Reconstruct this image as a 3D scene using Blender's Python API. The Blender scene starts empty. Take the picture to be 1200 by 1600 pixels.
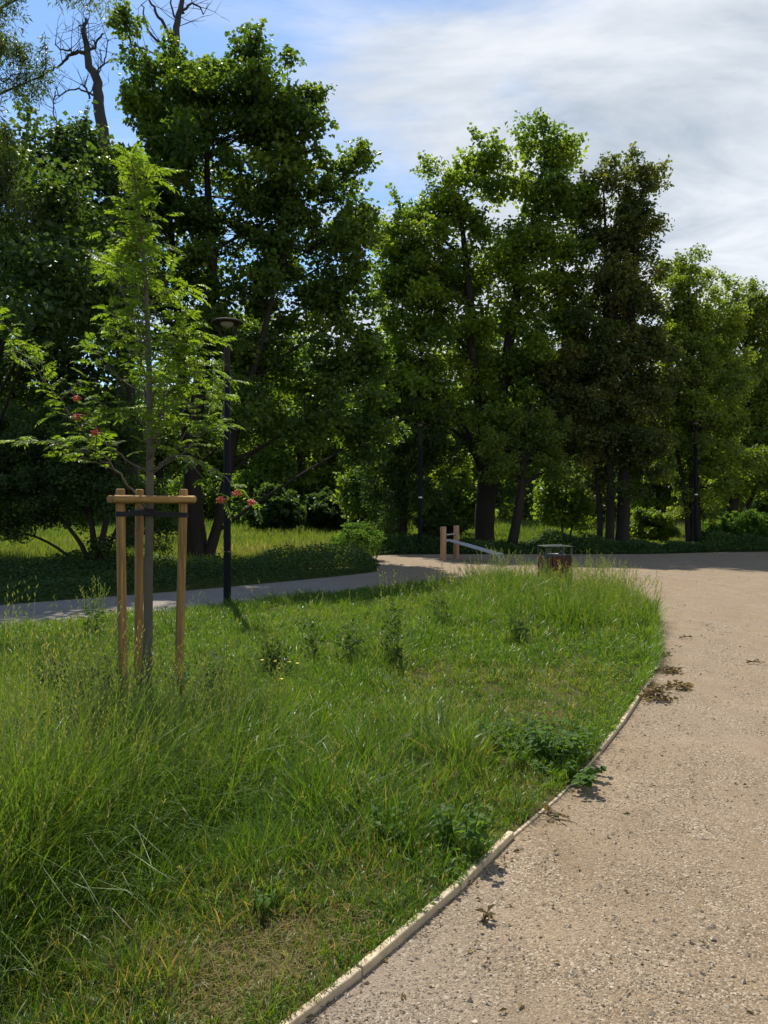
import bpy, math, random
import numpy as np
from mathutils import Vector
from mathutils.geometry import tessellate_polygon

rng = np.random.default_rng(7)
random.seed(7)
scene = bpy.context.scene
COL = scene.collection
F = 1209.0          # focal length of the photo in pixels of its 1200 x 1600 frame
EYE = 1.6
TAU = 2 * math.pi

def P(px, py, d):
    """a point d metres ahead of the camera, from a bearing read off the photograph"""
    return np.array([(px - 600) / F * d, d, EYE + (800 - py) / F * d])

def G(px, py):
    d = EYE * F / (py - 800)
    return np.array([(px - 600) / F * d, d, 0.0])

# ------------------------------------------------------------------ materials
class M:
    def __init__(s, name):
        s.m = bpy.data.materials.new(name); s.m.use_nodes = True
        s.t = s.m.node_tree; s.n = s.t.nodes; s.l = s.t.links
        s.n.clear(); s.out = s.n.new('ShaderNodeOutputMaterial')
    def node(s, typ, **kw):
        n = s.n.new('ShaderNode' + typ)
        for k, v in kw.items():
            if k.startswith('i_'):
                n.inputs[k[2:].replace('_', ' ')].default_value = v
            else: setattr(n, k, v)
        return n
    def link(s, a, b): s.l.new(a, b)
    def ramp(s, fac, stops, interp='LINEAR'):
        r = s.node('ValToRGB'); e = r.color_ramp.elements; r.color_ramp.interpolation = interp
        while len(e) < len(stops): e.new(0.5)
        for el, (p, c) in zip(e, stops):
            el.position = p; el.color = (*c, 1) if len(c) == 3 else c
        s.link(fac, r.inputs['Fac']); return r.outputs['Color']
    def noise(s, scale, detail=4, rough=0.55, vec=None, dist=0.0):
        n = s.node('TexNoise'); n.inputs['Scale'].default_value = scale; n.inputs['Detail'].default_value = detail
        n.inputs['Roughness'].default_value = rough; n.inputs['Distortion'].default_value = dist
        s.link(vec if vec is not None else s.coord(), n.inputs['Vector']); return n.outputs['Fac']
    def coord(s, which='Object', scale=None):
        c = s.node('TexCoord').outputs[which]
        if scale is not None:
            mp = s.node('Mapping'); mp.inputs['Scale'].default_value = scale; s.link(c, mp.inputs['Vector']); return mp.outputs['Vector']
        return c
    def mix(s, fac, a, b, blend='MIX'):
        n = s.node('Mix', data_type='RGBA', blend_type=blend)
        for sock, v in ((n.inputs[0], fac), (n.inputs[6], a), (n.inputs[7], b)):
            if hasattr(v, 'is_output'): s.link(v, sock)
            elif isinstance(v, (int, float)): sock.default_value = v
            else: sock.default_value = (*v, 1)
        return n.outputs[2]
    def principled(s, color, rough=0.8, spec=0.3, bump=None, bdist=0.01, bstr=0.6, metal=0.0):
        b = s.node('BsdfPrincipled'); b.inputs['Roughness'].default_value = rough
        b.inputs['Specular IOR Level'].default_value = spec; b.inputs['Metallic'].default_value = metal
        if hasattr(color, 'is_output'): s.link(color, b.inputs['Base Color'])
        else: b.inputs['Base Color'].default_value = (*color, 1)
        if bump is not None:
            bn = s.node('Bump'); bn.inputs['Distance'].default_value = bdist; bn.inputs['Strength'].default_value = bstr
            s.link(bump, bn.inputs['Height']); s.link(bn.outputs['Normal'], b.inputs['Normal'])
        return b
    def surface(s, node): s.link(node.outputs[0], s.out.inputs['Surface']); return s.m

def leaf_mat(name, stops, trans=0.42, rough=0.45, spec=0.35, boost=(1.8, 1.8, 0.5), scale=0.5):
    """leaf colour from a per-leaf value, part of the light passes through the blade"""
    m = M(name)
    at = m.node('Attribute', attribute_name='tint')
    big = m.noise(scale, 2, 0.5)
    add = m.node('Math', operation='MULTIPLY_ADD'); m.link(big, add.inputs[0]); add.inputs[1].default_value = 0.5
    m.link(at.outputs['Fac'], add.inputs[2])
    sub = m.node('Math', operation='SUBTRACT'); m.link(add.outputs[0], sub.inputs[0]); sub.inputs[1].default_value = 0.25
    col = m.ramp(sub.outputs[0], stops)
    b = m.principled(col, rough, spec)
    t = m.node('BsdfTranslucent'); m.link(m.mix(1.0, col, boost, 'MULTIPLY'), t.inputs['Color'])
    mx = m.node('MixShader'); mx.inputs[0].default_value = trans
    m.link(b.outputs[0], mx.inputs[1]); m.link(t.outputs[0], mx.inputs[2])
    return m.surface(mx)

def bark_mat(name, a, b, zs=0.18, bd=0.03):
    m = M(name); v = m.coord('Object', (1, 1, zs))
    n = m.noise(9, 6, 0.65, v); n2 = m.noise(1.3, 3)
    col = m.mix(n2, m.ramp(n, [(0.3, a), (0.7, b)]), b)
    return m.surface(m.principled(col, 0.9, 0.15, n, bd, 0.9))

MAPLE = leaf_mat('maple_leaf', [(0.0, (.042, .08, .024)), (0.5, (.066, .115, .025)), (0.85, (.11, .16, .026)), (1, (.17, .21, .03))], .54)
DARKLEAF = leaf_mat('dark_leaf', [(0.0, (.036, .068, .025)), (0.6, (.052, .092, .026)), (1, (.1, .14, .03))], 0.48)
OAKLEAF = leaf_mat('oak_leaf', [(0.0, (.052, .1, .02)), (0.5, (.09, .15, .022)), (1, (.19, .24, .03))], 0.55)
ASHLEAF = leaf_mat('ash_leaf', [(0.0, (.04, .062, .024)), (0.5, (.064, .09, .027)), (1, (.16, .155, .04))], 0.5)
LIMELEAF = leaf_mat('lime_leaf', [(0.0, (.068, .112, .026)), (0.5, (.108, .16, .03)), (1, (.2, .245, .042))], 0.5)
WILLOWLEAF = leaf_mat('willow_leaf', [(0.0, (.04, .065, .028)), (0.6, (.06, .09, .034)), (1, (.11, .14, .045))], 0.45)
ROWANLEAF = leaf_mat('rowan_leaf', [(0.0, (.075, .125, .022)), (0.5, (.115, .18, .026)), (1, (.18, .225, .036))], 0.55, 0.5, 0.3)
FARLEAF = leaf_mat('far_leaf', [(0.0, (.07, .12, .03)), (0.5, (.12, .18, .03)), (1, (.22, .26, .04))], 0.52)
COVERLEAF = leaf_mat('cover_leaf', [(0.0, (.025, .05, .018)), (0.6, (.04, .078, .022)), (1, (.08, .12, .03))], 0.35, 0.6, 0.2)
WEEDLEAF = leaf_mat('weed_leaf', [(0.0, (.045, .1, .02)), (0.6, (.075, .145, .028)), (1, (.14, .19, .045))], 0.48, 0.6, 0.12)
GRASSBLADE = leaf_mat('grass_blade', [(0.0, (.05, .112, .013)), (0.4, (.09, .168, .019)), (0.68, (.165, .225, .03)), (0.8, (.18, .16, .06)), (1, (.25, .19, .095))], 0.48, 0.38, 0.3, (1.6, 1.5, .5), 0.6)
MEADOW = leaf_mat('meadow_blade', [(0.0, (.09, .155, .022)), (0.45, (.145, .21, .032)), (0.75, (.22, .235, .06)), (1, (.36, .27, .15))], 0.45, 0.5, 0.3, (1.4, 1.3, .6), 0.18)
THATCH = leaf_mat('thatch_straw', [(0.0, (.1, .12, .03)), (0.6, (.15, .125, .05)), (1, (.26, .2, .1))], 0.25, 0.8, 0.08)
SEED = leaf_mat('seed_head', [(0.0, (.1, .155, .035)), (0.5, (.17, .2, .06)), (1, (.34, .29, .14))], 0.3, 0.6, 0.2)
WILTED = leaf_mat('wilted_leaf', [(0.0, (.075, .07, .03)), (0.5, (.17, .12, .062)), (1, (.34, .25, .15))], 0.2, 0.8, 0.1)
BARK = bark_mat('dark_bark', (.012, .010, .008), (.038, .032, .026))
BARK_GREY = bark_mat('grey_bark', (.03, .027, .023), (.085, .075, .062))
BARK_DEAD = bark_mat('dead_bark', (.025, .024, .024), (.06, .057, .055))
BARK_ROWAN = bark_mat('rowan_bark', (.06, .053, .043), (.13, .112, .088), 0.6, 0.004)

def wood_mat(name, a, b, c, sc=(14, 14, 0.9)):
    m = M(name); v = m.coord('Object', sc)
    n = m.noise(2.2, 6, 0.6, v, 0.4); k = m.noise(2.6, 2, 0.5)
    col = m.mix(m.ramp(k, [(0.42, (0, 0, 0)), (0.72, (1, 1, 1))]), m.ramp(n, [(0.36, a), (0.62, b)]), c)
    kn = m.node('TexVoronoi'); kn.inputs['Scale'].default_value = 5.0
    m.link(m.coord('Object', (1, 1, .8)), kn.inputs['Vector'])
    knot = m.ramp(kn.outputs['Distance'], [(0.03, (1, 1, 1)), (0.11, (0, 0, 0))])
    col = m.mix(knot, col, (.13, .06, .025))
    return m.surface(m.principled(col, 0.75, 0.2, n, 0.008, 0.9))
RAILWOOD = wood_mat('rail_wood', (0.202, 0.105, 0.034), (0.420, 0.252, 0.097), (0.277, 0.168, 0.071), (2, 2, 16))
STAKE = wood_mat('stake_wood', (0.185, 0.097, 0.032), (0.395, 0.235, 0.088), (0.252, 0.151, 0.067), (22, 22, .9))
POSTWOOD = wood_mat('post_wood', (0.302, 0.168, 0.092), (0.437, 0.269, 0.160), (0.353, 0.210, 0.126))
BOARD = wood_mat('edging_wood', (.34, .265, .17), (.56, .45, .3), (.38, .31, .215), (9, 9, 9))
SLAT = wood_mat('slat_wood', (.07, .028, .018), (.125, .05, .03), (.09, .04, .025))
def plain(name, c, rough=0.5, spec=0.4, metal=0.0, nz=60):
    m = M(name); n = m.noise(nz, 3)
    return m.surface(m.principled(m.mix(n, tuple(x * .8 for x in c), tuple(x * 1.2 for x in c)), rough, spec, n, 0.0008, 0.3, metal))
IRON = plain('anthracite_paint', (.008, .009, .013), 0.7, .1)
IRON_BROWN = plain('bronze_paint', (.028, .023, .02), 0.75, .1)
LAMPGLASS = plain('lamp_diffuser', (.22, .22, .2), 0.35)
STEEL = plain('grey_steel', (.34, .35, .35), 0.6, 0.4, 0.1)
BINMETAL = plain('bin_metal', (.035, .05, .045), 0.45)
BINLID = plain('bin_lid', (.06, .075, .07), 0.4)
LINER = plain('zinc_liner', (.26, .26, .26), 0.4, 0.5, 0.5)
TAGWHITE = plain('white_sticker', (.7, .7, .7), 0.5)
STRAP = plain('black_strap', (.012, .013, .018), 0.7, 0.3, 0, 180)
BERRY = plain('rowan_berry', (.6, .1, .06), 0.5, 0.5)
PETAL = plain('yellow_petal', (.75, .52, .02), 0.5)
TWIGM = plain('dry_twig', (.07, .05, .035), 0.9, 0.1)

def gravel_mat(name):
    m = M(name); c = m.coord('Object')
    big = m.noise(0.55, 4, 0.6, c, .3); mid = m.noise(4.0, 5, 0.6, c); fine = m.noise(70, 4, 0.7, c)
    v = m.node('TexVoronoi'); v.inputs['Scale'].default_value = 120.0; m.link(c, v.inputs['Vector'])
    stone = m.node('SeparateColor'); m.link(v.outputs['Color'], stone.inputs[0])
    base = m.ramp(mid, [(0.3, (0.204, 0.146, 0.085)), (0.7, (0.299, 0.223, 0.140))])
    base = m.mix(m.ramp(big, [(0.35, (0, 0, 0)), (0.65, (.75, .75, .75))]), base, (0.260, 0.206, 0.147))
    speck = m.ramp(stone.outputs[0], [(0.0, (0.078, 0.060, 0.041)), (0.22, (0.165, 0.123, 0.079)), (0.7, (0.260, 0.202, 0.135)), (0.93, (0.382, 0.315, 0.236)), (1, (0.506, 0.455, 0.372))])
    col = m.mix(m.ramp(m.noise(1.6, 5, .65, c), [(.36, (.15, .15, .15)), (.6, (.8, .8, .8))]), base, speck)
    grit = m.noise(160, 3, .7, c); col = m.mix(1.0, col, m.ramp(grit, [(.3, (0.542, 0.535, 0.528)), (.5, (1, 1, 1)), (.72, (1.5, 1.48, 1.46))]), 'MULTIPLY')
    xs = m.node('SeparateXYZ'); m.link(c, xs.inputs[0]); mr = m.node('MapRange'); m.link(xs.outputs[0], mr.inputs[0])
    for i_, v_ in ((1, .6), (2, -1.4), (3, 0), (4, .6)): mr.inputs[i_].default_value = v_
    col = m.mix(mr.outputs[0], col, (0.236, 0.224, 0.216))  # left path greyed: the cool tone of its shade put into the colour
    scuff = m.noise(2.3, 6, .7, m.coord('Object', (1, .45, 1)), .8)
    col = m.mix(m.ramp(scuff, [(.38, (.5, .5, .5)), (.64, (0, 0, 0))]), col, m.mix(1.0, col, (0.743, 0.720, 0.697), 'MULTIPLY'))
    h = m.node('Math', operation='ADD'); m.link(fine, h.inputs[0])
    inv = m.node('Math', operation='MULTIPLY'); m.link(v.outputs['Distance'], inv.inputs[0]); inv.inputs[1].default_value = -0.55
    m.link(inv.outputs[0], h.inputs[1])
    return m.surface(m.principled(col, 0.95, 0.1, h.outputs[0], 0.008, 0.8))
GRAVEL = gravel_mat('gravel_surface')
def stone_mat():
    m = M('crushed_stone'); at = m.node('Attribute', attribute_name='tint')
    col = m.ramp(at.outputs['Fac'], [(0, (0.173, 0.131, 0.082)), (.2, (0.269, 0.208, 0.133)), (.6, (0.355, 0.280, 0.189)), (.88, (0.435, 0.359, 0.259)), (1, (0.558, 0.490, 0.391))])
    n = m.noise(120, 3)
    return m.surface(m.principled(m.mix(0.35, col, m.ramp(n, [(.3, (0.208, 0.158, 0.107)), (.7, (0.434, 0.360, 0.268))]), 'MIX'), 0.9, 0.15, n, 0.002, 0.5))
STONE = stone_mat()
def soil_mat(name, stops, sc=3.0):
    m = M(name); c = m.coord('Object')
    a = m.noise(sc, 5, 0.65, c); f = m.noise(45, 5, 0.7, c)
    col = m.mix(0.5, m.ramp(a, stops), m.ramp(f, stops))
    return m.surface(m.principled(col, 1.0, 0.05, f, 0.02, 0.8))
LAWNSOIL = soil_mat('lawn_thatch', [(.3, (.045, .05, .016)), (.5, (.08, .072, .026)), (.62, (.13, .1, .045)), (.75, (.2, .15, .075))], 1.6)
MEADOWSOIL = soil_mat('meadow_ground', [(.3, (.045, .06, .016)), (.6, (.08, .095, .022)), (.8, (.14, .12, .05))], .4)

# ------------------------------------------------------------------ mesh helpers
def link(o, parent=None):
    COL.objects.link(o)
    if parent is not None: o.parent = parent
    return o

def mesh(name, V, faces, mat, parent=None, tint=None, smooth=False):
    """V: n x 3 world coordinates; faces: list of k x 3 / k x 4 index arrays"""
    V = np.asarray(V, np.float32)
    if parent is not None:
        p = parent
        while p is not None:
            V = V - np.array(p.location, np.float32); p = p.parent
    faces = [np.asarray(f, np.int32) for f in faces if len(f)]
    me = bpy.data.meshes.new(name)
    me.vertices.add(len(V)); me.vertices.foreach_set('co', V.ravel())
    li = np.concatenate([f.ravel() for f in faces])
    ls = np.concatenate([np.full(len(f), f.shape[1], np.int32) for f in faces])
    me.loops.add(len(li)); me.loops.foreach_set('vertex_index', li)
    st = np.concatenate([[0], np.cumsum(ls)[:-1]]).astype(np.int32)
    me.polygons.add(len(ls)); me.polygons.foreach_set('loop_start', st)
    me.polygons.foreach_set('use_smooth', np.full(len(ls), smooth))
    me.update(calc_edges=True)
    if tint is not None:
        me.attributes.new('tint', 'FLOAT', 'POINT').data.foreach_set('value', np.asarray(tint, np.float32))
    me.materials.append(mat)
    return link(bpy.data.objects.new(name, me), parent)

class Geo:
    """collects shapes of one mesh"""
    def __init__(s): s.V = []; s.Q = []; s.T = []; s.tint = []; s.n = 0
    def add(s, V, Q=None, T=None, tint=0.5):
        V = np.asarray(V, float).reshape(-1, 3)
        if Q is not None and len(Q): s.Q.append(np.asarray(Q) + s.n)
        if T is not None and len(T): s.T.append(np.asarray(T) + s.n)
        s.tint.append(np.broadcast_to(np.asarray(tint, float), (len(V),))); s.V.append(V); s.n += len(V)
    def tube(s, pts, rad, sides=6, cap=True, tint=0.5):
        pts = np.asarray(pts, float); k = len(pts); rad = np.broadcast_to(np.asarray(rad, float), (k,))
        t = np.gradient(pts, axis=0); t /= np.linalg.norm(t, axis=1)[:, None] + 1e-9
        ref = np.array([1.0, 0, 0]) if abs(t[:, 0]).mean() < 0.8 else np.array([0, 1.0, 0])
        u = np.cross(t, ref); u /= np.linalg.norm(u, axis=1)[:, None] + 1e-9
        w = np.cross(t, u)
        a = np.linspace(0, TAU, sides, endpoint=False)
        V = pts[:, None] + rad[:, None, None] * (np.cos(a)[None, :, None] * u[:, None] + np.sin(a)[None, :, None] * w[:, None])
        V = V.reshape(-1, 3); i = np.arange(k - 1)[:, None] * sides; j = np.arange(sides)[None]; j2 = (j + 1) % sides
        Q = np.stack([i + j, i + j2, i + sides + j2, i + sides + j], -1).reshape(-1, 4)
        T = []
        if cap:
            V = np.vstack([V, pts[0], pts[-1]]); b = k * sides
            for x in range(sides):
                T.append((b, (x + 1) % sides, x)); T.append((b + 1, (k - 1) * sides + x, (k - 1) * sides + (x + 1) % sides))
        s.add(V, Q, T, tint)
    def box(s, c, size, rot=None, bev=0.0):
        """bevelled box; rot: 3x3 whose columns are the box's axes"""
        h = np.array(size) / 2.0; b = min(bev, h.min() * .45)
        V = []; idx = {}
        for sx in (-1, 1):
            for sy in (-1, 1):
                for sz in (-1, 1):
                    sg = np.array([sx, sy, sz])
                    for ax in range(3):
                        v = sg * (h - b); v[ax] = sg[ax] * h[ax]
                        idx[(sx, sy, sz, ax)] = len(V); V.append(v)
        Q = []; T = []
        def quad(ids, n):
            p = [V[i] for i in ids]
            if np.dot(np.cross(p[1] - p[0], p[2] - p[0]), n) < 0: ids = ids[::-1]
            (Q if len(ids) == 4 else T).append(ids)
        for ax in range(3):
            o = [a for a in range(3) if a != ax]
            for sg in (-1, 1):
                ids = []
                for s1, s2 in ((-1, -1), (-1, 1), (1, 1), (1, -1)):
                    k = [0, 0, 0]; k[ax] = sg; k[o[0]] = s1; k[o[1]] = s2; ids.append(idx[(*k, ax)])
                n = np.zeros(3); n[ax] = sg; quad(ids, n)
            for s1 in (-1, 1):
                for s2 in (-1, 1):
                    k1 = [0, 0, 0]; k1[o[0]] = s1; k1[o[1]] = s2; k2 = list(k1); k1[ax] = -1; k2[ax] = 1
                    n = np.zeros(3); n[o[0]] = s1; n[o[1]] = s2
                    quad([idx[(*k1, o[0])], idx[(*k2, o[0])], idx[(*k2, o[1])], idx[(*k1, o[1])]], n)
        for sx in (-1, 1):
            for sy in (-1, 1):
                for sz in (-1, 1):
                    quad([idx[(sx, sy, sz, a)] for a in range(3)], np.array([sx, sy, sz]))
        V = np.array(V)
        if rot is not None: V = V @ np.asarray(rot).T
        s.add(V + np.asarray(c), Q, T)
    def lathe(s, prof, c, sides=20, axis=None):
        pr = np.array(prof, float); k = len(pr); a = np.linspace(0, TAU, sides, endpoint=False)
        V = np.stack([pr[:, 0, None] * np.cos(a), pr[:, 0, None] * np.sin(a), np.repeat(pr[:, 1, None], sides, 1)], -1).reshape(-1, 3)
        i = np.arange(k - 1)[:, None] * sides; j = np.arange(sides)[None]; j2 = (j + 1) % sides
        Q = np.stack([i + j, i + j2, i + sides + j2, i + sides + j], -1).reshape(-1, 4)
        if axis is not None: V = V @ np.asarray(axis).T
        s.add(V + np.asarray(c), Q)
    def build(s, name, mat, parent=None, smooth=False):
        fs = []
        if s.Q: fs.append(np.concatenate(s.Q))
        if s.T: fs.append(np.concatenate(s.T))
        return mesh(name, np.concatenate(s.V), fs, mat, parent, np.concatenate(s.tint), smooth)

def unit(v): return v / (np.linalg.norm(v, axis=-1, keepdims=True) + 1e-9)

def tag(o, label=None, cat=None, group=None, kind=None):
    if label: o['label'] = label
    if cat: o['category'] = cat
    if group: o['group'] = group
    if kind: o['kind'] = kind
    return o

def thing(name, label, cat, loc, group=None):
    o = bpy.data.objects.new(name, None); o.empty_display_size = 0.2
    o.location = tuple(float(x) for x in loc); COL.objects.link(o)
    return tag(o, label, cat, group)

def copy_tree(o, parent=None):
    c = o.copy(); COL.objects.link(c)
    if parent is not None: c.parent = parent
    for ch in list(o.children): copy_tree(ch, c)
    return c

def spline(pts, n=6, closed=False):
    p = np.asarray(pts, float); k = len(p); out = []
    for i in range(k if closed else k - 1):
        g = (lambda j: p[j % k]) if closed else (lambda j: p[min(max(j, 0), k - 1)])
        a, b, c, d = g(i - 1), g(i), g(i + 1), g(i + 2)
        for t in np.arange(n) / n:
            out.append(0.5 * (2 * b + (c - a) * t + (2 * a - 5 * b + 4 * c - d) * t * t + (3 * b - a - 3 * c + d) * t ** 3))
    if not closed: out.append(p[-1])
    return np.array(out)

def inside(x, y, poly):
    r = np.zeros(len(x), bool); k = len(poly)
    for i in range(k):
        x1, y1 = poly[i][:2]; x2, y2 = poly[(i + 1) % k][:2]
        c = (y1 > y) != (y2 > y)
        r ^= c & (x < (x2 - x1) * (y - y1) / (y2 - y1 + 1e-12) + x1)
    return r

def dist_poly(x, y, line):
    d = np.full(len(x), 1e9)
    for a, b in zip(line[:-1], line[1:]):
        ab = (b - a)[:2]; t = np.clip(((x - a[0]) * ab[0] + (y - a[1]) * ab[1]) / (ab @ ab + 1e-9), 0, 1)
        d = np.minimum(d, np.hypot(x - a[0] - t * ab[0], y - a[1] - t * ab[1]))
    return d

def vnoise(x, y, s, seed=0):
    """smooth value noise, 0..1"""
    x = x * s + seed * 17.3; y = y * s + seed * 31.7
    xi = np.floor(x).astype(np.int64); yi = np.floor(y).astype(np.int64); fx = x - xi; fy = y - yi
    fx = fx * fx * (3 - 2 * fx); fy = fy * fy * (3 - 2 * fy)
    h = lambda a, b: ((a * 374761393 + b * 668265263 + seed * 1442695) * 1274126177 >> 13 & 0xffff) / 65535.0
    return (h(xi, yi) * (1 - fx) + h(xi + 1, yi) * fx) * (1 - fy) + (h(xi, yi + 1) * (1 - fx) + h(xi + 1, yi + 1) * fx) * fy

def kites(pos, axis, nor, L, W, fold=0.25, mid=0.45):
    """leaf blades: a folded kite each. -> V, T, 4 verts per leaf"""
    n = len(pos); L = np.broadcast_to(L, (n,))[:, None]; W = np.broadcast_to(W, (n,))[:, None]
    axis = unit(axis); side = unit(np.cross(axis, nor)); up = np.cross(side, axis)
    a = pos; b = pos + axis * L * mid + side * W / 2 + up * W * fold; c = pos + axis * L; d = pos + axis * L * mid - side * W / 2 + up * W * fold
    V = np.stack([a, b, c, d], 1).reshape(-1, 3); i = np.arange(n)[:, None] * 4
    T = np.concatenate([i + np.array([0, 1, 2]), i + np.array([0, 2, 3])])
    return V, T

def blades(root, h, w, az, lean, bend, twist=None):
    """grass blades of 3 segments. -> V (7 each), Q, T"""
    n = len(root); dirx = np.stack([np.cos(az), np.sin(az), np.zeros(n)], -1)
    tw = az + math.pi / 2 + (rng.normal(0, .9, n) if twist is None else twist)
    side = np.stack([np.cos(tw), np.sin(tw), np.zeros(n)], -1)
    V = np.zeros((n, 7, 3)); p = root.copy(); seg = h / 3
    for k, wk in enumerate((0.8, 1.0, 0.72)):
        V[:, 2 * k] = p - side * (w * wk / 2)[:, None]; V[:, 2 * k + 1] = p + side * (w * wk / 2)[:, None]
        th = lean + bend * (k + .5) / 3
        p = p + seg[:, None] * (np.sin(th)[:, None] * dirx + np.cos(th)[:, None] * np.array([0, 0, 1.0]))
    V[:, 6] = p
    i = np.arange(n)[:, None] * 7
    Q = np.concatenate([i + np.array([0, 1, 3, 2]), i + np.array([2, 3, 5, 4])]); T = i + np.array([4, 5, 6])
    return V.reshape(-1, 3), Q, T
# ------------------------------------------------------------------ camera, light, sky
cam = bpy.data.cameras.new('camera'); co = bpy.data.objects.new('camera', cam); COL.objects.link(co)
cam.sensor_width = 36; cam.sensor_fit = 'AUTO'; cam.lens = 36 * F / 1600; cam.clip_end = 2000; cam.clip_start = 0.05
co.location = (0, 0, EYE); co.rotation_euler = (math.pi / 2, 0, 0)
scene.camera = co
EL = math.radians(55); AZ = math.atan2(-0.30, 1.0)     # sun ahead and a little to the left
sd = Vector((math.sin(AZ) * math.cos(EL), math.cos(AZ) * math.cos(EL), math.sin(EL)))
sun = bpy.data.lights.new('sun', 'SUN'); sun.energy = 3.9; sun.angle = math.radians(0.5); sun.color = (1, .94, .84)
so = bpy.data.objects.new('sun', sun); COL.objects.link(so); so.rotation_euler = sd.to_track_quat('Z', 'Y').to_euler(); so.location = (0, 20, 60)

w = bpy.data.worlds.new('World'); scene.world = w; w.use_nodes = True
nt = w.node_tree; nt.nodes.clear()
def wn(t, **k):
    n = nt.nodes.new('ShaderNode' + t)
    for a, b in k.items(): setattr(n, a, b)
    return n
def wmath(op, a, b=None, c=None):
    n = wn('Math', operation=op)
    for i, v in enumerate((a, b, c)):
        if v is None: continue
        if hasattr(v, 'is_output'): nt.links.new(v, n.inputs[i])
        else: n.inputs[i].default_value = v
    return n.outputs[0]
sky = wn('TexSky', sky_type='NISHITA', sun_disc=False, sun_elevation=EL, sun_rotation=AZ, air_density=1.0, dust_density=0.2, ozone_density=1.1)
tc = wn('TexCoord'); sp = wn('SeparateXYZ'); nt.links.new(tc.outputs['Generated'], sp.inputs[0])
zz = wmath('ADD', wmath('MAXIMUM', sp.outputs[2], 0.0), 0.22)
u = wmath('DIVIDE', sp.outputs[0], zz); v = wmath('DIVIDE', sp.outputs[1], zz)
cb = wn('CombineXYZ'); nt.links.new(u, cb.inputs[0]); nt.links.new(v, cb.inputs[1])
def wnoise(rot, scale, sc, det, rough, dist, off=(0, 0, 0)):
    mp = wn('Mapping'); mp.inputs['Rotation'].default_value = (0, 0, rot); mp.inputs['Scale'].default_value = scale; mp.inputs['Location'].default_value = off
    nt.links.new(cb.outputs[0], mp.inputs[0])
    n = wn('TexNoise'); n.inputs['Scale'].default_value = sc; n.inputs['Detail'].default_value = det; n.inputs['Roughness'].default_value = rough; n.inputs['Distortion'].default_value = dist
    nt.links.new(mp.outputs[0], n.inputs['Vector']); return n.outputs['Fac']
n1 = wnoise(0.5, (1.0, 1.0, 1), 1.1, 8, .56, .25, (3.1, 1.7, 0))       # large banks
n2 = wnoise(0.75, (1.0, 2.6, 1), 1.5, 9, .6, .5, (.4, 5.2, 0))         # stretched wisps
cov = wmath('MULTIPLY_ADD', u, 0.62, 0.02)
amt = wmath('ADD', wmath('ADD', wmath('MULTIPLY', n1, 1.1), wmath('MULTIPLY', n2, .9)), cov)
low = wmath('MULTIPLY', wmath('SUBTRACT', 0.42, sp.outputs[2]), 0.9)
amt = wmath('ADD', amt, low)
fac = wn('MapRange', interpolation_type='SMOOTHSTEP'); nt.links.new(amt, fac.inputs[0]); fac.inputs[1].default_value = 0.66; fac.inputs[2].default_value = 1.12
fac.inputs[3].default_value = 0; fac.inputs[4].default_value = 0.93
n3 = wnoise(0.75, (1.0, 2.0, 1), 2.0, 8, .6, .4, (8, 2, 0))
cr = wn('ValToRGB'); nt.links.new(n3, cr.inputs[0])
cr.color_ramp.elements[0].position = .33; cr.color_ramp.elements[0].color = (2.2, 2.5, 2.8, 1)
cr.color_ramp.elements[1].position = .62; cr.color_ramp.elements[1].color = (4.0, 4.1, 4.25, 1)
mx = wn('Mix', data_type='RGBA'); nt.links.new(fac.outputs[0], mx.inputs[0]); hs = wn('HueSaturation'); hs.inputs['Saturation'].default_value = 1.2; hs.inputs['Value'].default_value = .76; nt.links.new(sky.outputs[0], hs.inputs['Color']); nt.links.new(hs.outputs[0], mx.inputs[6]); nt.links.new(cr.outputs[0], mx.inputs[7])
bg = wn('Background'); bg.inputs[1].default_value = 0.126; nt.links.new(mx.outputs[2], bg.inputs[0])
wo = wn('OutputWorld'); nt.links.new(bg.outputs[0], wo.inputs[0])

vs = scene.view_settings; vs.view_transform = 'Standard'; vs.look = 'None'; vs.exposure = 0.88; vs.gamma = 1; vs.use_curve_mapping = False
cy = scene.cycles; cy.max_bounces = 8; cy.diffuse_bounces = 6; cy.glossy_bounces = 2; cy.transmission_bounces = 4; cy.transparent_max_bounces = 4
cy.caustics_reflective = False; cy.caustics_refractive = False; cy.use_denoising = True; cy.sample_clamp_indirect = 4.0
scene.render.threads_mode = 'AUTO'

# ------------------------------------------------------------------ ground plan (metres; the camera stands at 0, 0)
LAWN_EDGE = spline([(-2.6, -.6), (-1.35, 1.0), (-.70, 1.85), (-.13, 2.61), (.36, 3.35), (.62, 3.80), (.98, 4.35), (1.33, 4.96), (1.80, 5.85), (2.2, 6.67), (2.75, 7.8), (3.2, 9.0), (3.7, 10.5), (4.15, 12), (4.2, 13.3), (3.75, 14.6), (2.9, 15.7), (1.7, 16.4), (.55, 16.6)], 6)
LAWN_PATH = spline([(.55, 16.6), (-.6, 15.6), (-1.7, 14.3), (-2.62, 13.2), (-3.9, 11.8), (-5.19, 10.45), (-8, 7.7), (-12, 4.2), (-18, -1)], 5)
LAWN = np.vstack([LAWN_EDGE[:, :2], LAWN_PATH[1:, :2], [(-18, -5), (-6, -4)]])
PATH_FAR = spline([(-26, -5), (-14, 6.3), (-6.6, 13.3), (-3.93, 15.85), (-2.2, 17.9), (-.7, 19.9), (-.15, 21.2), (-.35, 23.5), (-.75, 26), (-.45, 28.3), (1.45, 29.2), (5, 29.4), (9.7, 29.4), (12.9, 30.6), (15.5, 31.2), (24, 33), (42, 36)], 5)
GRAVEL_OUT = np.vstack([PATH_FAR[:, :2], [(42, -8), (-26, -8)]])

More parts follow.
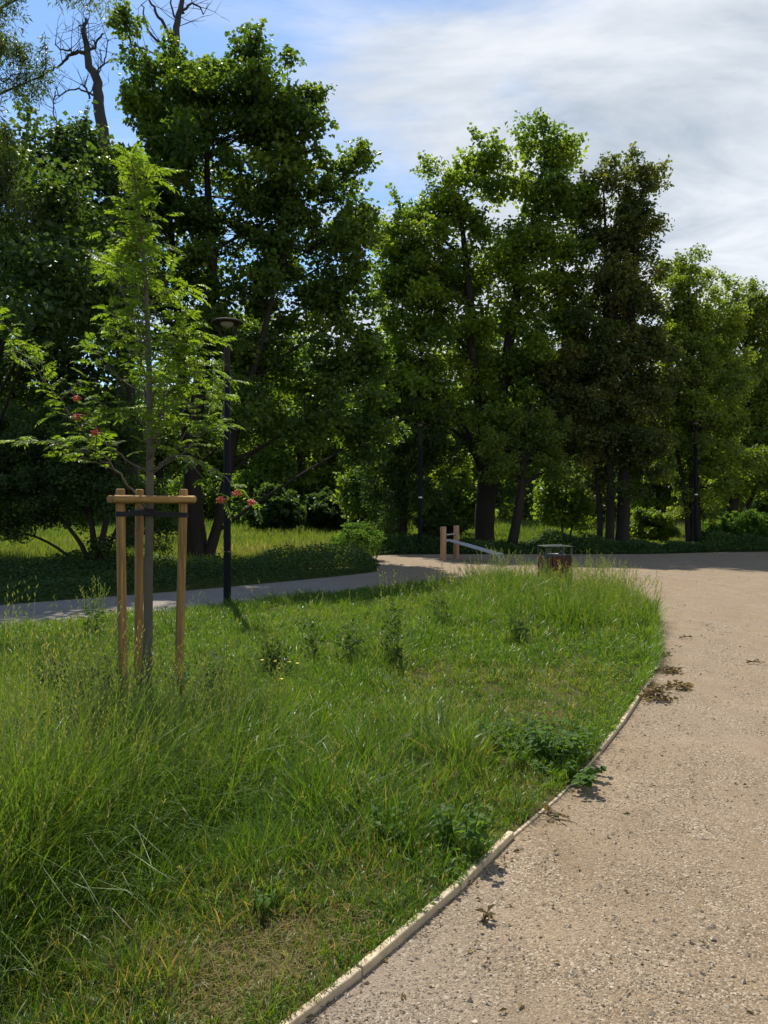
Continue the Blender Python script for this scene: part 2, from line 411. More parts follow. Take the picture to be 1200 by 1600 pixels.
def terrain_z(x, y):
    return np.clip((y - 32) / 40, 0, 1) ** 1.6 * 0.95
def sheet(name, poly, z, mat):
    pts = [Vector((x, y, 0)) for x, y in poly]
    T = np.array(tessellate_polygon([pts]))
    V = np.array([(x, y, z) for x, y in poly])
    a = V[T[:, 1]] - V[T[:, 0]]; b = V[T[:, 2]] - V[T[:, 0]]
    flip = a[:, 0] * b[:, 1] - a[:, 1] * b[:, 0] < 0
    T[flip] = T[flip][:, ::-1]
    return tag(mesh(name, V, [T], mat), kind='structure')
gx = np.concatenate([np.linspace(-400, -60, 8), np.linspace(-50, 50, 26), np.linspace(60, 400, 8)])
gy = np.concatenate([np.linspace(-60, 20, 8), np.linspace(30, 90, 16), np.linspace(120, 600, 8)])
X, Y = np.meshgrid(gx, gy); Z = terrain_z(X, Y) - 0.03
idx = np.arange(X.size).reshape(X.shape)
Q = np.stack([idx[:-1, :-1], idx[:-1, 1:], idx[1:, 1:], idx[1:, :-1]], -1).reshape(-1, 4)
tag(mesh('ground', np.stack([X, Y, Z], -1).reshape(-1, 3), [Q], MEADOWSOIL), kind='structure')
sheet('gravel_path', GRAVEL_OUT, 0.0, GRAVEL)
sheet('lawn_soil', LAWN, 0.012, LAWNSOIL)

# ------------------------------------------------------------------ loose gravel stones
def stones():
    n = 190000
    d = 1.9 + 9.5 * rng.random(n) ** 2.0
    x = (rng.random(n) * 2 - 1) * (0.52 * d + 1.3)
    keep = ~inside(x, d, LAWN) & inside(x, d, GRAVEL_OUT)
    patch = vnoise(x, d, 1.7, 3) * .55 + vnoise(x, d, 5.0, 4) * .45
    keep &= rng.random(n) < np.clip((patch - .30) * 2.4, .05, 1)
    x = x[keep]; d = d[keep]; n = len(x)
    s = np.clip(rng.lognormal(-5.85, .45, n), .0016, .013) * (1 + np.clip(d - 4, 0, 8) * .09)
    base = np.array([[1, 0, 0], [0, 1, 0], [-1, 0, 0], [0, -1, 0], [.1, .1, .75], [0, 0, -.6]])
    a = rng.random(n) * TAU; ca, sa = np.cos(a), np.sin(a)
    B = base[None] * (1 + rng.normal(0, .28, (n, 6, 1))) + rng.normal(0, .16, (n, 6, 3))
    B[:, :, 0] *= 1.25
    V = np.stack([B[..., 0] * ca[:, None] - B[..., 1] * sa[:, None], B[..., 0] * sa[:, None] + B[..., 1] * ca[:, None], B[..., 2]], -1) * s[:, None, None]
    V += np.stack([x, d, s * .22], -1)[:, None]
    t = np.array([[0, 1, 4], [1, 2, 4], [2, 3, 4], [3, 0, 4], [1, 0, 5], [2, 1, 5], [3, 2, 5], [0, 3, 5]])
    T = (np.arange(n)[:, None, None] * 6 + t).reshape(-1, 3)
    tint = np.repeat(np.clip(rng.normal(.5, .22, n), 0, 1), 6)
    tag(mesh('gravel', V.reshape(-1, 3), [T], STONE, None, tint), 'loose crushed stone strewn over the sandy gravel', None, None, 'stuff')
stones()

# ------------------------------------------------------------------ timber edging
seg = np.concatenate([[0], np.cumsum(np.linalg.norm(np.diff(LAWN_EDGE, axis=0), axis=1))])
def along(s): return np.array([np.interp(s, seg, LAWN_EDGE[:, 0]), np.interp(s, seg, LAWN_EDGE[:, 1])])
s0 = seg[np.argmin(np.hypot(LAWN_EDGE[:, 0] + .70, LAWN_EDGE[:, 1] - 1.85))]
labels = ['pale timber edging board nearest the viewer, at the bottom edge of the picture', 'timber edging board with a knot, running up from the nearest board',
          'edging board ending where the small leafy weed spills over', 'edging board sunk beside the small leafy weed', 'edging board mostly buried beside the large leafy weed patch',
          'edging board just past the large leafy weed patch', 'curved run edging board on the bend towards the wilted weeds', 'last bare edging board, ending at the wilted weed heap',
          'edging board covered by grass beyond the wilted weed heap']
s = s0
lens = [1.03, .72, .62, .62, .95, .8, .85, .78, 1.1]
for k, L in enumerate(lens):
    a = along(s); b = along(s + L - .006); s += L
    ax = unit(np.append(b - a, 0)); sd_ = np.array([-ax[1], ax[0], 0]); top = 0.030 + random.uniform(-.003, .006)
    if k in (3, 4, 8): top = .01
    g = Geo(); z0 = -.05
    tilt = random.uniform(-.05, .05)
    g.box(np.append((a + b) / 2, (top + z0) / 2), (np.linalg.norm(b - a), .031, top - z0), np.stack([ax, sd_, [0, 0, 1]], 1), .003)
    o = g.build('edging_board', BOARD); tag(o, labels[k], 'edging board', 'timber boards edging the lawn')
# ------------------------------------------------------------------ trees
def leaf_cloud(centres, radii, n_per, Lf, Wf, up=1.0, spread=.9, droop=0.35, flat=.6, jitter=.35, tintc=None, tone=.48):
    """leaf blades scattered round clump centres"""
    k = len(centres); n_per = np.maximum(1, (n_per * (np.asarray(radii) / np.mean(radii)) ** 2).astype(int))
    ci = np.repeat(np.arange(k), n_per); n = len(ci)
    off = rng.normal(0, 1, (n, 3)); off = unit(off) * (rng.random((n, 1)) ** .55)
    off[:, 2] *= flat
    pos = centres[ci] + off * np.asarray(radii)[ci][:, None] * 1.25
    nor = unit(np.array([0, 0, up]) + rng.normal(0, spread, (n, 3)) + off * .5)
    ax = rng.normal(0, 1, (n, 3)) + off * .8; ax -= nor * np.sum(ax * nor, 1, keepdims=True); ax = unit(ax); ax[:, 2] -= droop * rng.random(n)
    L = Lf * (1 + rng.normal(0, jitter * .6, n)).clip(.5, 1.6); W = Wf * L / Lf
    V, T = kites(pos, ax, nor, L, W, .22)
    ct = rng.normal(0, .2, k) if tintc is None else tintc
    tint = np.clip(tone + ct[ci] + rng.normal(0, .16, n), 0, 1)
    return V, T, np.repeat(tint, 4)

def curve(a, b, rise=.12, n=6, wob=.06):
    a = np.asarray(a); b = np.asarray(b); L = np.linalg.norm(b - a); m = (a + b) / 2 + np.array([0, 0, rise * L]) + rng.normal(0, wob, 3) * L
    t = np.linspace(0, 1, n)[:, None]
    return (1 - t) ** 2 * a + 2 * t * (1 - t) * m + t * t * b

def tree(name, label, cat, stems, lobes, d, leaf=(.13, .12), n_per=80, cr=.55, dens=.8, lm=MAPLE, bm=BARK, shoots=0.25, droop=.35, group=None,
         spread=.9, flat=.6, fill=.35, base=None, trunk_sides=10, up=1.0, limb=.30, tone=.48):
    """stems: polylines of (px, py, metres ahead, radius); lobes: (px, py, half width px, half height px, offset in depth, half depth m)"""
    st = [spline(np.array([np.append(P(*q[:3]), q[3]) for q in s_]), 5) for s_ in stems]
    if base is None: base = st[0][0][:3]
    root = thing(name, label, cat, (base[0], base[1], 0), group)
    g = Geo()
    for s_ in st:
        n = len(s_); w_ = np.cumsum(rng.normal(0, .012, (n, 3)), 0) * np.linspace(0, 1, n)[:, None]
        s_[:, :3] += w_ * [1, 1, 0]
        g.tube(s_[:, :3], s_[:, 3] * (1 + rng.normal(0, .03, n)), trunk_sides)
    allst = np.concatenate(st)
    C, R = [], []
    for lb in lobes:
        px, py, rx, ry = lb[:4]; dz = lb[4] if len(lb) > 4 else 0; dd = d + dz
        c = P(px, py, dd); hx = rx / F * dd; hz = ry / F * dd; hy = .75 * (lb[5] if len(lb) > 5 else min(max(hx * .85, 1.2), 2.6))
        k_ = lb[6] if len(lb) > 6 else 1.0
        area = 4 * math.pi * ((hx * hz) ** 1.6 / 3 + (hx * hy) ** 1.6 / 3 + (hy * hz) ** 1.6 / 3) ** (1 / 1.6)
        nc = max(4, int(dens * k_ * area / (cr * cr * 3.14)))
        # limb from the nearest stem point somewhat below the lobe
        dh = np.hypot(allst[:, 0] - c[0], allst[:, 1] - c[1])
        sc = np.linalg.norm(allst[:, :3] - c, axis=1) + np.abs(allst[:, 2] - (c[2] - .55 * dh - .4 * hz)) * 1.2
        a = allst[np.argmin(sc)]
        lp = curve(a[:3], c, .1, 8, .07); r0 = min(a[3] * .62, limb * .5)
        lr = np.linspace(r0, .022, 8); g.tube(lp, lr, 6, False)
        nodes = np.vstack([lp[2:], allst[np.abs(allst[:, 2] - c[2]) < hz][:, :3]])
        u_ = unit(rng.normal(0, 1, (nc, 3))); rr = np.where(rng.random(nc) < fill, rng.random(nc) ** .5 * .85, .8 + .28 * rng.random(nc))
        rr *= .74 + .58 * vnoise(u_[:, 0] * 2 + px, u_[:, 2] * 2 + py, 1.3, 5)
        cc = c + u_ * np.array([hx, hy, hz]) * rr[:, None]
        cc = cc[cc[:, 2] > .35]; nc = len(cc)
        for q in cc:
            dd_ = np.linalg.norm(nodes - q, axis=1) + np.maximum(0, nodes[:, 2] - q[2]) * .6; b = nodes[np.argmin(dd_)]
            tp = curve(b, q, .06, 4, .09); g.tube(tp, np.linspace(.022, .006, 4), 3, False)
        C.append(cc); R.append(cr * (.65 + .7 * rng.random(nc)))
        ns = int(nc * shoots)
        for q in cc[np.argsort(-(u_[:nc, 2] + .6 * np.abs(u_[:nc, 0]) + rng.normal(0, .4, nc)))[:ns]]:
            o_ = unit((q - c) / np.array([hx, hy, hz])) + np.array([0, 0, .75]); o_ = unit(o_ + rng.normal(0, .25, 3)); Ls = cr * rng.uniform(.8, 1.9)
            e = q + o_ * Ls; g.tube(curve(q, e, 0, 4, .05), np.linspace(.012, .004, 4), 3, False)
            k = 4; C.append(q + (e - q) * np.linspace(.35, 1, k)[:, None]); R.append(cr * np.linspace(.45, .2, k))
    g.build('trunk', bm, root, True)
    C = np.vstack(C); R = np.concatenate(R)
    V, T, t = leaf_cloud(C, R, n_per, leaf[0], leaf[1], up, spread, droop, flat, tone=tone)
    mesh('crown', V, [T], lm, root, t)
    return root

# big maple, many stemmed, left of the path
tree('maple_tree', 'big dark maple with two leaning trunks behind the near lamp post', 'tree',
     [[(312, 882, 24.6, .42), (306, 850, 24.6, .36), (300, 760, 24.6, .28), (304, 660, 24.7, .24), (318, 540, 24.8, .2), (328, 420, 25, .16), (322, 280, 25, .1), (318, 150, 25, .05)],
      [(322, 880, 24.5, .2), (340, 820, 24.4, .16), (352, 760, 24.3, .15), (372, 660, 24.2, .13), (400, 560, 24, .1), (430, 440, 24, .07)],
      [(300, 800, 24.8, .2), (292, 680, 25.2, .17), (282, 540, 25.5, .14), (270, 400, 25.6, .1), (262, 260, 25.6, .05)]],
     [(310, 150, 85, 65), (205, 70, 16, 50, .3, .5), (395, 150, 75, 65), (450, 150, 55, 85, -.5), (340, 220, 150, 110), (440, 280, 95, 110), (250, 220, 70, 100, .5), (535, 285, 45, 48, .5, 1.2), (475, 395, 100, 95), (550, 390, 45, 70, .5, 1.3),
      (330, 400, 120, 110, .3), (225, 360, 70, 110, .6), (190, 480, 60, 80, .8), (175, 300, 45, 60, .6, 1.4), (540, 500, 65, 90, .4, 1.6), (420, 520, 105, 85, -.5), (250, 520, 60, 90, .8, 2, .45), (545, 600, 70, 70, 0, 1.6), (400, 610, 80, 55, .5, 1.8, .6), (470, 660, 100, 50, -.4, 2, .8), (560, 690, 60, 55, 0, 1.5, .8), (345, 690, 70, 50, 1.0, 1.6, .4)],
     24.9, (.15, .135), 46, .5, .68, MAPLE, BARK, .5, limb=.12, tone=.55)
tree('leafy_tree', 'dark broad tree filling the space left of the big maple', 'tree',
     [[(-60, 880, 23.5, .34), (-50, 760, 23.5, .3), (-20, 600, 23.5, .24), (40, 420, 23.6, .16), (75, 260, 23.7, .07)]],
     [(75, 265, 75, 70), (150, 275, 60, 70), (20, 340, 70, 100), (120, 390, 90, 95), (10, 480, 80, 100), (95, 520, 95, 90), (165, 560, 60, 90, 0, 1.6, .6), (20, 620, 85, 95), (100, 660, 90, 80), (30, 745, 90, 65), (120, 750, 70, 55), (95, 340, 70, 60, -5, 2), (110, 430, 70, 60, -5.5, 2), (60, 480, 70, 60, -6, 2)],  # last three lobes reach forward, added to cast shade on the left path
     23.5, (.15, .13), 54, .55, .95, DARKLEAF, BARK, .25, limb=.12)
tree('willow_tree', 'narrow leaved tree hanging in from the left edge above the dark trees', 'tree',
     [[(-150, 900, 17.5, .3), (-150, 700, 17.5, .26), (-140, 400, 17.5, .18), (-110, 100, 17.5, .1), (-90, -120, 17.5, .05)]],
     [(-45, 60, 58, 80, 0, 1.6), (-30, 210, 58, 60, 0, 1.4), (-40, 300, 70, 60, 0, 1.5), (68, 118, 30, 30, .4, .6, .5), (95, -22, 60, 18, 0, .7, .5), (-100, 420, 70, 90), (20, 255, 25, 45, 0, .5, .6)],
     17.5, (.13, .026), 90, .36, .9, WILLOWLEAF, BARK, .5, 1.1, None, 1.0, 1.0, .6, limb=.07)
tree('hawthorn_bush', 'dense dark bush with several thin stems beside the left path', 'bush',
     [[(150, 900, 20.6, .1), (146, 850, 20.6, .08), (130, 780, 20.6, .06), (90, 700, 20.6, .04)], [(156, 900, 20.5, .09), (160, 840, 20.5, .08), (175, 760, 20.5, .05), (180, 690, 20.5, .03)],
      [(140, 902, 20.7, .08), (128, 855, 20.7, .06), (85, 800, 20.8, .04)], [(164, 898, 20.7, .07), (170, 850, 20.8, .05), (200, 790, 20.8, .03)]],
     [(60, 770, 75, 55, 0, 1.4), (150, 740, 70, 65, 0, 1.3), (-10, 760, 60, 65, 0, 1.3), (110, 690, 80, 50, .2, 1.4), (205, 790, 40, 40, .2, .8), (180, 840, 28, 30, 0, .5, .6), (30, 700, 80, 60, .4, 1.4), (20, 830, 40, 22, 0, .8, .6), (235, 830, 35, 40, .6, .6, .45)],
     20.7, (.075, .06), 90, .3, .95, DARKLEAF, BARK, .2)
tree('oak_tree', 'tall broad tree with thick trunk behind the exercise bench', 'tree',
     [[(757, 852, 34, .48), (757, 820, 34, .44), (760, 760, 34, .42), (764, 725, 34, .4), (752, 650, 34, .3), (735, 560, 34, .24), (728, 460, 34, .18), (715, 340, 34, .09)],
      [(766, 730, 34, .34), (778, 660, 34, .27), (792, 560, 34, .23), (812, 440, 34, .17), (838, 320, 34, .1), (855, 230, 34, .05)],
      [(760, 742, 34, .26), (735, 690, 33.7, .2), (700, 630, 33.3, .14), (660, 560, 33, .09)], [(768, 740, 34, .24), (810, 690, 33.6, .16), (850, 640, 33.2, .1)]],
     [(718, 292, 60, 52), (652, 355, 48, 55), (768, 270, 42, 42), (640, 410, 45, 70, 0, 2), (720, 400, 95, 80), (862, 228, 38, 48, 0, 1.8), (840, 330, 70, 75), (870, 300, 38, 50, 0, 1.6), (800, 430, 85, 80), (880, 430, 55, 80, .4, 2), (650, 520, 55, 70, -.5, 2), (730, 520, 90, 65, .2, 2.4, .9), (840, 560, 80, 70, 0, 2.4, .95), (760, 620, 70, 50, -.8, 1.6, .8), (650, 610, 55, 55, -.8, 1.8), (690, 660, 65, 55, .3, 1.8, .8), (860, 640, 70, 60, .3, 2, .9), (640, 480, 45, 60, 0, 1.8), (905, 520, 40, 80, .3, 1.8)],
     34, (.18, .15), 46, .58, .82, OAKLEAF, BARK, .38, tone=.66)
tree('ash_tree', 'tall slim brownish tree with a ragged top right of the broad oak', 'tree',
     [[(972, 852, 33.5, .33), (974, 800, 33.5, .27), (976, 700, 33.5, .24), (982, 560, 33.5, .2), (992, 420, 33.5, .14), (1003, 320, 33.5, .08), (1018, 270, 33.5, .04)],
      [(952, 850, 33.3, .2), (954, 780, 33.3, .17), (950, 680, 33.3, .14), (946, 520, 33.4, .11), (948, 380, 33.5, .07), (946, 290, 33.5, .03)],
      [(936, 850, 33.6, .14), (937, 800, 33.6, .12), (928, 700, 33.6, .09), (915, 600, 33.6, .05)]],
     [(948, 290, 30, 42, 0, 1.2, .75), (1015, 275, 32, 28, 0, 1.1, .45), (985, 270, 22, 20, 0, .8, .4), (945, 380, 48, 62, 0, 1.6, .9), (1012, 370, 34, 45, 0, 1.3, .7), (985, 335, 34, 42, 0, 1.2, .7), (985, 430, 38, 50, 0, 1.4, .9), (990, 520, 40, 50, -.3, 1.4, .9), (930, 480, 62, 65, 0, 2), (1010, 460, 32, 42, 0, 1.2, .5), (960, 570, 70, 65, 0, 2), (905, 580, 60, 60, 0, 1.8), (1015, 580, 40, 55, 0, 1.5, .7), (945, 670, 80, 60, -.3, 2), (890, 660, 55, 60, -.5, 1.6), (1010, 680, 50, 55, 0, 1.5, .8), (950, 745, 85, 40, -.2, 1.8, .6)],
     33.5, (.16, .1), 50, .48, .85, ASHLEAF, BARK, .5, .6, limb=.16, tone=.55)
tree('lime_tree', 'pale green feathery tree behind the lamp post on the right', 'tree',
     [[(1086, 858, 35, .3), (1086, 800, 35, .24), (1082, 700, 35, .2), (1078, 560, 35, .14), (1076, 450, 35, .05)], [(1076, 856, 35, .13), (1070, 780, 35, .11), (1056, 700, 35, .07)]],
     [(1080, 440, 32, 42, 0, 1.5, .85), (1062, 500, 32, 45, 0, 1.4), (1100, 520, 50, 55, 0, 1.8), (1050, 590, 38, 60, 0, 1.6), (1105, 610, 60, 60, 0, 2), (1060, 690, 50, 55, 0, 1.8), (1120, 700, 50, 55, 0, 1.8), (1080, 770, 45, 40, 0, 1.5, .6)],
     35, (.14, .1), 58, .46, .88, LIMELEAF, BARK, .5, .6, tone=.7)
tree('lime_tree', 'pale green tree at the right edge with a leaning black stem', 'tree',
     [[(1133, 838, 40, .3), (1146, 790, 40, .25), (1160, 700, 40, .2), (1165, 580, 40, .14), (1160, 480, 40, .05)], [(1120, 838, 40, .15), (1118, 790, 40, .14), (1130, 720, 40, .1)], [(1150, 838, 40, .12), (1165, 800, 40, .12), (1190, 740, 40, .08)]],
     [(1160, 492, 38, 48, 0, 1.6, .9), (1128, 520, 32, 50, 0, 1.5), (1195, 530, 40, 55, 0, 1.8), (1150, 590, 50, 50, 0, 2), (1210, 620, 55, 60, 0, 2), (1165, 680, 60, 50, 0, 2), (1220, 710, 50, 50, 0, 2), (1150, 745, 60, 35, 0, 1.8, .8)],
     40, (.16, .11), 56, .52, .88, LIMELEAF, BARK, .5, .6, tone=.7)
tree('lime_tree', 'pale green tree cut off by the right edge behind the other limes', 'tree',
     [[(1245, 850, 44, .3), (1245, 700, 44, .24), (1240, 560, 44, .12)]],
     [(1235, 560, 50, 55, 0, 2), (1250, 650, 60, 60, 0, 2.2), (1215, 770, 40, 20, 0, 1.8, .6), (1260, 740, 60, 45, 0, 2)],
     44, (.18, .13), 62, .62, .9, LIMELEAF, BARK, .4, .6)
tree('acacia_tree', 'small round lighter crown on a leaning trunk in front of the ash', 'tree',
     [[(800, 850, 31.6, .22), (808, 815, 31.6, .2), (816, 770, 31.6, .17), (822, 710, 31.6, .1)]],
     [(820, 668, 38, 30, 0, 1.2), (780, 695, 30, 24, -.2, 1), (862, 682, 26, 30, 0, .9), (835, 715, 40, 24, .3, 1.1, .8), (795, 735, 28, 18, -.4, .8, .7), (868, 728, 22, 20, .2, .7, .6)],
     31.6, (.11, .075), 60, .38, .9, LIMELEAF, BARK, .5, .7)
tree('drooping_tree', 'dark low tree with drooping branches behind the middle lamp post', 'tree',
     [[(628, 850, 33, .2), (630, 780, 33, .17), (620, 680, 33.2, .13), (605, 580, 33.2, .06)]],
     [(625, 600, 50, 50, .5, 1.6), (590, 640, 35, 50, .5, 1.2, .6), (650, 680, 50, 55, 0, 1.6), (600, 730, 48, 55, 0, 1.6), (655, 760, 45, 48, 0, 1.4), (610, 800, 42, 38, 0, 1.4), (690, 700, 40, 50, .6, 1.2, .6)],
     33, (.13, .07), 85, .42, .95, DARKLEAF, BARK, .2, 1.0)
# sapling and bushes just inside the meadow
def bush(label, px, py, d, rx, ry, lm=FARLEAF, leaf=(.13, .1), name='bush', k=1.0, cat='bush', group=None):
    b = P(px, py, d); h = ry / F * d
    yb = 800 + EYE * F / d
    return tree(name, label, cat, [[(px - 3, yb, d, .05), (px - rx * .2, (yb + py) / 2, d, .04), (px - rx * .3, py, d, .02)], [(px + 3, yb, d, .05), (px + rx * .25, (yb + py) / 2, d, .04), (px + rx * .35, py, d, .02)]],
                [(px, py, rx, ry), (px - rx * .5, py + ry * .35, rx * .6, ry * .6), (px + rx * .55, py + ry * .3, rx * .6, ry * .65)], d, leaf, 60, min(.5, h * .32), .9 * k, lm, BARK, .3, group=group)
bush('sunlit yellow green sapling between the oak and the ash trunks', 885, 775, 37, 42, 48, FARLEAF, (.17, .15), 'sapling', .8)
bush('bright bush lit from behind, right of the ash trunks', 1015, 760, 44, 38, 55, FARLEAF, (.2, .15))
bush('low bright shrub on the ground right of the ash trunks', 1020, 822, 38, 30, 20, FARLEAF, (.14, .1))
bush('sunlit tall bush left of the oak trunk', 715, 775, 42, 36, 55, FARLEAF, (.2, .15))
bush('grey green bushy herb clump at the inner corner of the path', 560, 850, 25.5, 26, 28, WEEDLEAF, (.09, .05), 'herb_clump', 1.0, 'plant')
bush('dark rounded bush at the far side of the meadow left of centre', 430, 795, 46, 42, 28, DARKLEAF, (.2, .15))
bush('dark wide bush at the far side of the meadow in the centre', 520, 795, 48, 48, 26, DARKLEAF, (.2, .15))
bush('yellow green bush beneath the drooping maple branches', 565, 765, 40, 24, 48, FARLEAF, (.18, .15))
bush('pale bushy plant at the right edge beneath the limes', 1150, 825, 36, 50, 22, WEEDLEAF, (.13, .08))
bush('pale shrub between the stakes and the maple trunk', 255, 785, 34, 30, 40, FARLEAF, (.15, .1))
bush('leafy sapling low between the oak trunk and the bin', 690, 815, 33, 26, 25, DARKLEAF, (.12, .09), 'sapling')

# dead tree with bare tops behind the maple
def dead_tree():
    d = 29.0; root = thing('dead_tree', 'bare dead tree with two leafless tops above the big maple', 'tree', (P(205, 800, d)[0], d, 0))
    g = Geo()
    def limb(pts, r0, r1, lv=0):
        pts = spline(np.array([P(a, b, d + c) for a, b, c in pts]), 4); n = len(pts); pts += rng.normal(0, .035, (n, 3)); g.tube(pts, np.linspace(r0, r1, n), 7); return pts
    limb([(205, 860, 0), (200, 700, 0), (195, 520, 0), (190, 420, 0)], .4, .3)
    a = limb([(190, 420, 0), (165, 250, 0), (155, 160, 0), (148, 120, 0), (135, 85, 0), (132, 50, 0), (133, 30, 0)], .28, .05)
    b = limb([(190, 420, 0), (235, 250, .3), (268, 100, .3), (275, 55, .3), (282, 10, .3), (296, -30, .3)], .25, .06)
    subs = [limb([(134, 82, 0), (118, 80, 0), (100, 95, .2), (83, 110, .3)], .08, .03), limb([(118, 80, 0), (105, 78, 0), (86, 73, .1)], .05, .02),
            limb([(136, 84, 0), (150, 68, -.1), (162, 50, -.2)], .06, .025), limb([(133, 55, 0), (128, 45, 0), (124, 40, 0)], .04, .02),
            limb([(152, 150, 0), (135, 143, .2), (110, 140, .3), (92, 152, .4)], .05, .015), limb([(150, 115, 0), (165, 95, .2), (168, 60, .2)], .04, .015), limb([(150, 118, 0), (160, 100, -.2), (154, 75, -.2)], .03, .012),
            limb([(142, 155, 0), (135, 140, 0), (128, 133, 0)], .04, .02),
            limb([(275, 60, .3), (262, 48, .3), (245, 20, .2), (232, -5, .2)], .09, .03), limb([(285, 20, .3), (300, 5, .3), (318, 20, .4)], .06, .02), limb([(268, 95, .3), (250, 70, .3), (228, 40, .3), (222, 5, .3)], .07, .02),
            limb([(262, 110, .3), (240, 100, .4), (205, 70, .4)], .05, .015), limb([(278, 40, .3), (270, 15, .4), (264, -20, .4)], .05, .02), limb([(90, 200, .5), (85, 170, .4), (84, 145, .4)], .03, .012)]
    for s_ in subs + [a[-14:], b[-14:]]:
        for _ in range(7):
            q = s_[rng.integers(1, len(s_))]; dr = unit(rng.normal(0, 1, 3) * [1, .6, .5] + [0, 0, .8]); L = rng.uniform(.3, 1.3)
            e = curve(q, q + dr * L, .0, 4, .1); g.tube(e, np.linspace(.016, .005, 4), 4)
            for _ in range(2):
                q2 = e[rng.integers(1, 4)]; g.tube(curve(q2, q2 + unit(dr + rng.normal(0, .5, 3)) * L * .5, 0, 3, .1), np.linspace(.009, .004, 3), 3)
    g.build('trunk', BARK_DEAD, root, True)
dead_tree()

# far row of trees beyond the meadow
def far_proto(label, lm, shape):
    h, w_ = shape; d = 70
    pxh = h / d * F; pxw = w_ / d * F; yb = 800 + EYE * F / d; x0 = 600
    lob = [(x0, yb - pxh * .8, pxw * .28, pxh * .2), (x0 - pxw * .22, yb - pxh * .6, pxw * .3, pxh * .22), (x0 + pxw * .24, yb - pxh * .58, pxw * .3, pxh * .22), (x0, yb - pxh * .45, pxw * .4, pxh * .22), (x0 - pxw * .3, yb - pxh * .3, pxw * .28, pxh * .18), (x0 + pxw * .3, yb - pxh * .28, pxw * .28, pxh * .2), (x0, yb - pxh * .13, pxw * .45, pxh * .15), (x0 - pxw * .35, yb - pxh * .08, pxw * .25, pxh * .1), (x0 + pxw * .35, yb - pxh * .08, pxw * .25, pxh * .1)]
    return tree('far_tree', label, 'tree', [[(x0, yb, d, .3), (x0, yb - pxh * .4, d, .25), (x0 + 2, yb - pxh * .8, d, .08)]], lob, d, (.34, .28), 34, .95, .8, lm, BARK, .3, group='trees in the row beyond the meadow')
FARLAB = ['light green tree in the far row beyond the meadow', 'dark green tree in the far row beyond the meadow', 'tall yellow green tree in the far row beyond the meadow']
protos = [far_proto(FARLAB[0], FARLEAF, (13, 11)), far_proto(FARLAB[1], OAKLEAF, (15, 12)), far_proto(FARLAB[2], LIMELEAF, (17, 10))]
spots = [(-47, 66), (-39, 72), (-31, 64), (-24, 70), (-18, 62), (-12, 68), (-6.5, 60), (-1, 66), (4, 72), (9, 62), (15, 68), (21, 61), (27, 67), (33, 63), (40, 69), (47, 64), (-35, 84), (-10, 86), (12, 85), (36, 86)] + [(-52 + 6.1 * j, 90 + 5 * ((j * 7) % 4) / 3) for j in range(18)]
for i, (x, y) in enumerate(spots):
    k = (i * 2 + i // 4) % 3
    o = protos[k] if protos[k].get('used') is None else copy_tree(protos[k])
    protos[k]['used'] = 1
    if 'used' in o.keys() and o is not protos[k]: del o['used']
    o.location = (x, y, float(terrain_z(x, y)) - .03); o.rotation_euler.z = i * 1.7; sc = .85 + .3 * ((i * 37) % 10) / 10; o.scale = (sc, sc, sc * (1 + .1 * (i % 2)))
for p_ in protos: del p_['used']
# ------------------------------------------------------------------ young rowan and its stakes
def pinnate(base, rach, L, droop):
    """compound leaves: a bent rachis with six pairs of leaflets and one at the tip"""
    n = len(base); rach = unit(rach); up = np.tile([0, 0, 1.0], (n, 1)) + rng.normal(0, .35, (n, 3)); side = unit(np.cross(rach, up)); up = np.cross(side, rach)
    Vs, Ts, m = [], [], 0
    for k in range(7):
        t = .22 + .78 * k / 6
        p = base + rach * (L * t)[:, None] - np.array([0, 0, 1]) * (droop * L * t * t)[:, None]
        tang = unit(rach - np.array([0, 0, 1]) * (2 * droop * t)[:, None])
        for sgn in ((-1, 1) if k < 6 else (0,)):
            ax = unit(tang * (.55 if sgn else 1) + side * sgn * .9 - np.array([0, 0, .25]) + rng.normal(0, .09, (n, 3)))
            l_ = L * (.30 + .06 * math.sin(t * 3)) * (1 + rng.normal(0, .08, n))
            V, T = kites(p, ax, up + rng.normal(0, .2, (n, 3)), l_, l_ * .38, .2)
            Vs.append(V); Ts.append(T + m); m += len(V)
    return np.concatenate(Vs), np.concatenate(Ts), 13

RD = 6.96
rowan = thing('rowan_tree', 'slim young tree with feathery leaves and red berries tied between three stakes', 'tree', (P(228, 800, RD)[0], RD, 0))
g = Geo()
tr = spline(np.array([np.append(P(228, 1082, RD), .05), np.append(P(231, 1000, RD), .043), np.append(P(232, 900, RD), .04), np.append(P(234, 780, RD), .036), np.append(P(234, 660, RD), .03), np.append(P(232, 540, RD), .024), np.append(P(226, 420, RD), .016), np.append(P(214, 310, RD), .01), np.append(P(206, 238, RD), .004)]), 6)
tr[0, 2] = -.03
g.tube(tr[:, :3], tr[:, 3], 12)
brs = []
def rbranch(pts, r0, r1, dens=1.0):
    p = spline(np.array(pts), 6); p[1:] += rng.normal(0, .008, (len(p) - 1, 3)); g.tube(p, np.linspace(r0, r1, len(p)), 6, False); brs.append((p, dens)); return p
def tpt(py): return tr[np.argmin(np.abs(tr[:, 2] - (EYE + (800 - py) / F * RD))), :3]
